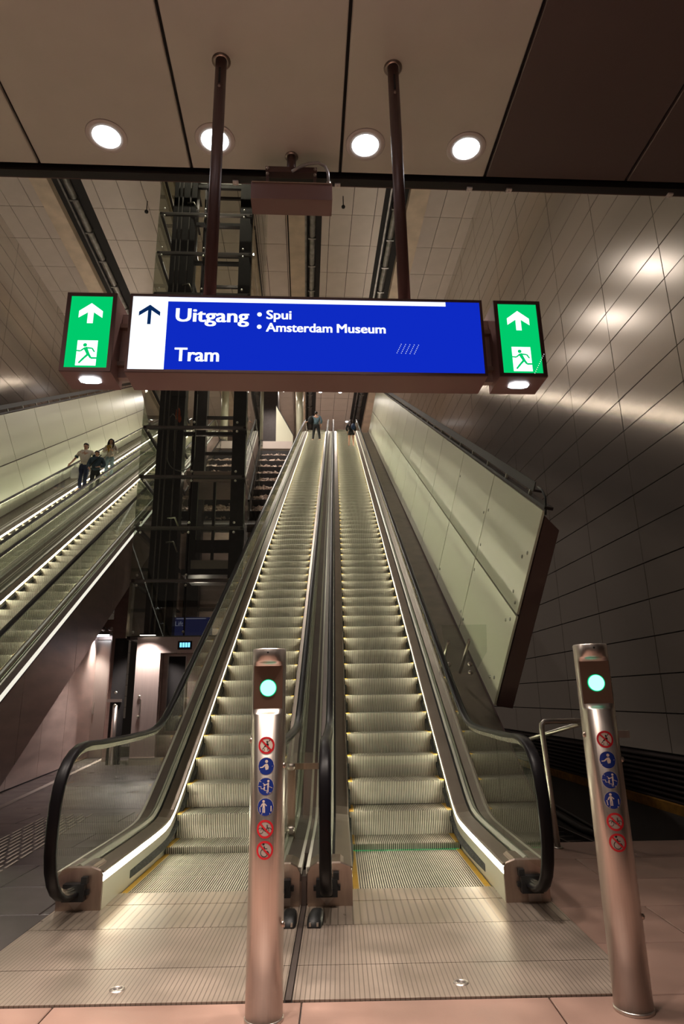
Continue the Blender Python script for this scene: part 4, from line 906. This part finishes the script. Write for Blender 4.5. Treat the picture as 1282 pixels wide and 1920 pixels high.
# ================================================================== PEOPLE
def skin(name,pts,edges,rad,root,m,parent,sub=1):
    me=bpy.data.meshes.new(name); me.from_pydata([tuple(p) for p in pts],edges,[]); o=bpy.data.objects.new('tmp_skin',me); COL.objects.link(o)
    md=o.modifiers.new('s','SKIN'); md.use_smooth_shade=True
    sv=me.skin_vertices[0].data
    for i,r in enumerate(rad):
        sv[i].radius=r if isinstance(r,(tuple,list)) else (r,r); sv[i].use_root=(i==root)
    sd=o.modifiers.new('d','SUBSURF'); sd.levels=sub; sd.render_levels=sub
    dg=bpy.context.evaluated_depsgraph_get(); me2=bpy.data.meshes.new_from_object(o.evaluated_get(dg)); bpy.data.objects.remove(o); bpy.data.meshes.remove(me)
    me2.materials.clear(); me2.materials.append(m); me2.name=name
    return put(name,me2,parent)
def person(loc,rz,lab,h=1.75,arms=None,lean=(0,0),legs=((0,0),(0,0)),wear='polo',female=False,twist=0,head_turn=0):
    """local frame: faces +y, x is its own right. arms: (elbow, wrist) per side, right first, as fractions of height"""
    e=empty('person',loc,rz,lab,'person'); S=h/1.75
    V=lambda *p: Vector(p)*S
    sh=.175 if female else .205; hp=.095
    lx,ly=lean
    pel=V(0,0,.95); sp=V(lx*.3,ly*.3,1.12); ch=V(lx*.8,ly*.8,1.36); nk=V(lx,ly,1.49); hd0=V(lx,ly+.012,1.56); hd1=V(lx,ly+.02,1.64); hd2=V(lx,ly+.005,1.715)
    pts=[pel,sp,ch,nk,hd0,hd1,hd2]; E=[(0,1),(1,2),(2,3),(3,4),(4,5),(5,6)]; f=.9 if female else 1
    R=[(.135*f*S,.10*S),(.125*f*S,.095*S),(.155*f*S,.105*S),.056*f*S,(.064*S,.074*S),(.076*S,.092*S),(.055*S,.068*S)]
    ai=[]
    for s,(el_,wr_) in zip((1,-1),arms):
        i=len(pts); p0=V(lx+s*sh,ly-.01,1.42); p1=V(*el_); p2=V(*wr_); dn=(p2-p1).normalized()
        pts+=[p0,p1,p2,p2+dn*.075*S]; E+=[(2,i),(i,i+1),(i+1,i+2),(i+2,i+3)]; R+=[.052*f*S,.040*f*S,.028*f*S,(.036*f*S,.022*S)]; ai.append(i)
        side=Vector((s,0,0)) if abs(dn.x)<.8 else Vector((0,1,0)); side=(side-dn*side.dot(dn)).normalized(); nrm=dn.cross(side)
        k0=i+3
        for q,(o_,l_) in enumerate(((.030,.062),(.010,.074),(-.011,.068),(-.030,.050))):
            j=len(pts); a=pts[k0]+side*o_*.85*S+dn*.025*S; pts+=[a,a+dn*l_*.55*S+nrm*.006*S,a+dn*l_*S+nrm*.018*S]; E+=[(k0,j),(j,j+1),(j+1,j+2)]; R+=[.0095*S,.009*S,.008*S]
        j=len(pts); a=pts[i+2]+dn*.03*S-side*s*.0*S; pts+=[a+side*.042*S*(-s if False else 1),a+side*.058*S+dn*.04*S]; E+=[(i+2,j),(j,j+1)]; R+=[.0105*S,.009*S]
    li=[]
    for s,(dx,dy) in zip((1,-1),legs):
        i=len(pts); pts+=[V(s*hp,0,.90),V(s*(hp+.01)+dx*.5,dy*.6+.02,.50),V(s*(hp+.015)+dx,dy,.09),V(s*(hp+.035)+dx,dy+.14,.035)]
        E+=[(0,i),(i,i+1),(i+1,i+2),(i+2,i+3)]; R+=[(.088*S,.09*S),.056*S,.038*S,(.040*S,.030*S)]; li.append(i)
    body=skin('body',pts,E,R,0,M['skin'],e)
    # face: nose, mouth, eyes, ears
    fy=hd1.y+.088*S
    MB().ball((hd1.x,fy+.006*S,hd1.z-.03*S),(.012*S,.016*S,.020*S)).build('nose',M['skin'],e)
    MB().ball((hd1.x,fy-.006*S,hd1.z-.072*S),(.022*S,.008*S,.006*S)).build('mouth',M['hairr'],e)
    for s in (-1,1):
        MB().ball((hd1.x+s*.030*S,fy-.006*S,hd1.z+.008*S),(.012*S,.007*S,.007*S)).build('eye',M['eye'],e); MB().ball((hd1.x+s*.078*S,hd1.y-.005*S,hd1.z-.01*S),(.010*S,.020*S,.028*S)).build('ear',M['skin'],e)
    e['_j']=0
    def chain(name,idx,grow,m,cut=None):
        pass
    def sleeve(name,i,t,g,m):
        a,b,c=pts[i],pts[i+1],pts[i+2]
        P=[a+(a-b).normalized()*(-.0), a.lerp(b,.5)]
        if t<=1: P=[a,a.lerp(b,t*.5),a.lerp(b,t)]
        else: P=[a,a.lerp(b,.5),b,b.lerp(c,(t-1)*.5),b.lerp(c,t-1)]
        n=len(P); r0=.062*f*S
        rr=[(r0-(r0-.040*S)*k/(n-1))*1.0+g*S for k in range(n)]
        return P,rr
    def top(m,t,name,g=.014,hem=.85,cuffm=None):
        P=[V(0,0,hem),pel+V(0,0,.05),sp,ch,V(lx,ly,1.475)]; Q=[(0,1),(1,2),(2,3),(3,4)]
        rr=[((.150*f+g)*S,(.112+g)*S),((.140*f+g)*S,(.105+g)*S),((.130*f+g)*S,(.102+g)*S),((.158*f+g)*S,(.112+g)*S),((.088*f)*S,(.082)*S)]
        for i in ai:
            sp_,r_=sleeve(name,i,t,g,m); k=len(P); P+=sp_; rr+=r_; Q.append((3,k)); Q+=[(k+j,k+j+1) for j in range(len(sp_)-1)]
        skin(name,P,Q,rr,2,m,e)
        if cuffm:
            for i in ai:
                a,b=pts[i],pts[i+1]; MB().tube([a.lerp(b,t-.22),a.lerp(b,t+.02)],.066*S,12).build('cuff',cuffm,e)
    def bottom(m,t,name,g=.014):
        P=[V(0,0,1.03),V(0,0,.90)]; Q=[(0,1)]; rr=[((.142*f+g)*S,(.104+g)*S),((.140*f+g)*S,(.11+g)*S)]
        for i in li:
            a,b,c=pts[i],pts[i+1],pts[i+2]; k=len(P)
            pp=[a.lerp(b,.1),b.lerp(a,.0),b.lerp(c,.5),c+V(0,0,.0)] if t>=2 else [a.lerp(b,.1),a.lerp(b,.3),a.lerp(b,t)]
            r_=[.094,.064,.055,.050] if t>=2 else [.095,.092,.086]
            P+=pp; rr+=[(q+g)*S for q in r_]; Q.append((1,k)); Q+=[(k+j,k+j+1) for j in range(len(pp)-1)]
        skin(name,P,Q,rr,1,m,e)
    def shoes(m):
        for i in li:
            a,b=pts[i+2],pts[i+3]
            q=(b-a); q.z=0; q.normalize()
            c=Vector((a.x,a.y,0))
            sx=Vector((q.y,-q.x,0)); rings=[]
            for d,w,hh in ((-.085,.030,.05),(-.06,.042,.085),(.02,.044,.085),(.09,.050,.055),(.16,.040,.04),(.185,.018,.025)):
                o=c+q*d*S; rings.append([o-sx*w*S+Vector((0,0,.002)),o-sx*w*S+Vector((0,0,hh*.6*S)),o+Vector((0,0,hh*S)),o+sx*w*S+Vector((0,0,hh*.6*S)),o+sx*w*S+Vector((0,0,.002))])
            MB().loft(rings,0,True,True,True).build('shoe',m,e)
    def hair(m,long=0):
        c=Vector((hd1.x,hd1.y-.012*S,hd1.z+.028*S)); b=MB()
        rings=[]
        for k in range(7):
            th=math.pi*.5*k/6; ring=[]
            for j in range(16):
                a=2*math.pi*j/16; back=-math.sin(a)
                r=math.cos(th); z=math.sin(th)*.078*S; zz=z if k else -.075*S*max(0,back+.35)-.0*S
                ring.append(c+Vector((.086*S*max(.05,r)*math.cos(a),.104*S*max(.05,r)*math.sin(a),zz+ (0.012*S if k==0 and back<-.3 else 0))))
            rings.append(ring)
        b.loft(rings,0,True,True,True)
        if long:
            b.loft([[c+Vector((.088*S*math.cos(a)*wd,-.02*S+(-.075*S*max(0.25,math.sin(a)) )*1.05+yo*S,zo*S)) for a in [math.pi*j/9 for j in range(10)]]+[c+Vector((.070*S*math.cos(a)*wd,-.01*S+yo*S,zo*S)) for a in [math.pi-math.pi*j/4 for j in range(5)]] for zo,wd,yo in ((.03,1.0,0),(-.06,1.05,0),(-.16,1.15,-.01),(-.28,1.1,-.03),(-.28-long*.35,.8,-.045))],0,True,True,True)
        for s in (-1,1):
            if long: b.tube([c+Vector((s*.078*S,.01*S,.02*S)),c+Vector((s*.10*S,.02*S,-.10*S)),c+Vector((s*.105*S,.06*S,-.26*S)),c+Vector((s*.09*S,.08*S,(-.30-long*.12)*S))],[.030*S,.040*S,.036*S,.012*S],8)
        b.build('hair',m,e)
    return e,dict(top=top,bottom=bottom,shoes=shoes,hair=hair,V=V,pts=pts,ai=ai,S=S)
# man at the top of the left of the two rising escalators, seen from behind
k=67; e,f=person((CL+.06,6.775+.4*k+.20,step_z(k)),0,'man in blue shirt and black trousers standing at top, seen from behind',1.84,arms=(((.30,-.04,1.16),(.24,.04,.93)),((-.34,-.02,1.20),(-.50,.10,1.18))),legs=((.08,0),(-.08,0)))
f['top'](M['blues'],1.7,'shirt'); f['bottom'](M['blk'],2,'trousers'); f['shoes'](M['shoe']); f['hair'](M['hair'])
bg=empty('shoulder_bag',(CL-.24,6.775+.4*k+.10,step_z(k)+1.10),.2,'black bag slung on the left side of the man in black trousers','bag')
MB().ball((0,0,.14),(.17,.10,.26),12,8).build('bag_body',M['blk'],bg); MB().tube([(.02,-.04,.36),(.12,-.02,.44),(.18,.06,.42)],.022,8).build('strap',M['blk'],bg)
# woman on the right rising escalator
k=61; e,f=person((CR+.22,6.775+.4*k+.20,step_z(k)),0,'woman in black shorts with bare legs on the right-hand rising escalator, seen from behind',1.60,arms=(((.27,-.02,1.18),(.22,.10,.98)),((-.27,-.02,1.18),(-.20,.12,1.0))),legs=((.02,0),(-.03,0)),female=True)
f['top'](M['blk'],1.8,'jacket',.016); f['bottom'](M['blk'],.42,'shorts',.018); f['shoes'](M['shoeb']); f['hair'](M['hairr'],.6)
bg=empty('backpack',(CR+.34,6.775+.4*k+.02,step_z(k)+.98),-.1,'blue backpack on the back of the woman in black shorts','backpack')
MB().ball((0,0,.12),(.12,.085,.20),12,8).build('bag_body',M['bagb'],bg); MB().box(-.07,.07,-.10,-.06,.0,.12).build('pocket',M['bagb'],bg)
for q in (-.07,.07): MB().tube([(q,.02,.28),(q,.10,.34),(q,.16,.30)],.014,6).build('strap',M['blk'],bg)
# three people riding down on the far left
def down(lat,k,dy=.2):
    l=mirror_loc(CR); c,s=math.cos(2*A),math.sin(2*A); x,y=lat,6.775+.4*k+dy
    return (l.x+c*x-s*y,l.y+s*x+c*y,step_z(k))
RZD=math.pi+2*A
e,f=person(down(-.34,36),RZD-.12,'man in white polo shirt and dark jeans with one hand on the far left handrail',1.80,arms=(((.36,-.02,1.18),(.42,.12,.98)),((-.36,-.04,1.20),(-.40,.06,.98))),legs=((-.02,0),(.02,.06)))
f['top'](M['polo'],.75,'polo_shirt',.012,.84,M['navy']); f['bottom'](M['jean'],2,'jeans'); f['shoes'](M['shoew']); f['hair'](M['hair'])
bg=empty('carrier_bag',down(-.60,36,.12),0,'pale carrier bag hanging beside the man in the white polo','bag')
MB().loft([[(-.12,-.04,.45),(.12,-.04,.45),(.12,.04,.45),(-.12,.04,.45)],[(-.14,-.06,.62),(.14,-.06,.62),(.14,.06,.62),(-.14,.06,.62)],[(-.09,-.02,.84),(.09,-.02,.84),(.09,.02,.84),(-.09,.02,.84)]]).build('bag_body',M['bagw'],bg); MB().tube([(-.05,0,.83),(0,0,.95),(.05,0,.83)],.008,6).build('handle',M['bagw'],bg)
e,f=person(down(.17,35),RZD,'person in dark jacket standing just below the man in the white polo',1.60,arms=(((.30,-.02,1.16),(.20,.16,1.00)),((-.30,-.02,1.16),(-.16,.18,1.04))))
f['top'](M['jack'],1.9,'jacket',.026); f['bottom'](M['blk'],2,'trousers'); f['shoes'](M['shoeb']); f['hair'](M['hair'])
sb=MB().tube([(-.17,.10,1.40),(0,.165,1.18),(.16,.13,.98)],.018,6); sb.build('bag_strap',M['blk'],e)
e,f=person(down(-.04,41),RZD,'woman in white cardigan and pale jeans with long dark hair on the far left escalator',1.66,arms=(((.27,.02,1.16),(.08,.20,1.20)),((-.27,.02,1.16),(-.08,.20,1.18))),female=True)
f['top'](M['card'],1.8,'cardigan',.016,.80); f['bottom'](M['ljean'],2,'jeans'); f['shoes'](M['shoew']); f['hair'](M['hair'],.5)
d=down(-.04,41); fw=Vector((math.sin(-RZD),math.cos(RZD),0))
bq=empty('yellow_bunch',(d[0]+fw.x*.27,d[1]+fw.y*.27,d[2]+1.10),RZD,'yellow bunch held in both hands by the woman in the white cardigan','bunch')
for i in range(9): MB().ball((random.uniform(-.06,.06),random.uniform(-.03,.03),.10+random.uniform(-.05,.07)),.035,8,5).build('blossom',M['gold'],bq)
MB().lathe([(.001,-.10),(.018,-.10),(.045,.06),(.001,.06)],n=10).build('wrap',M['gold'],bq)
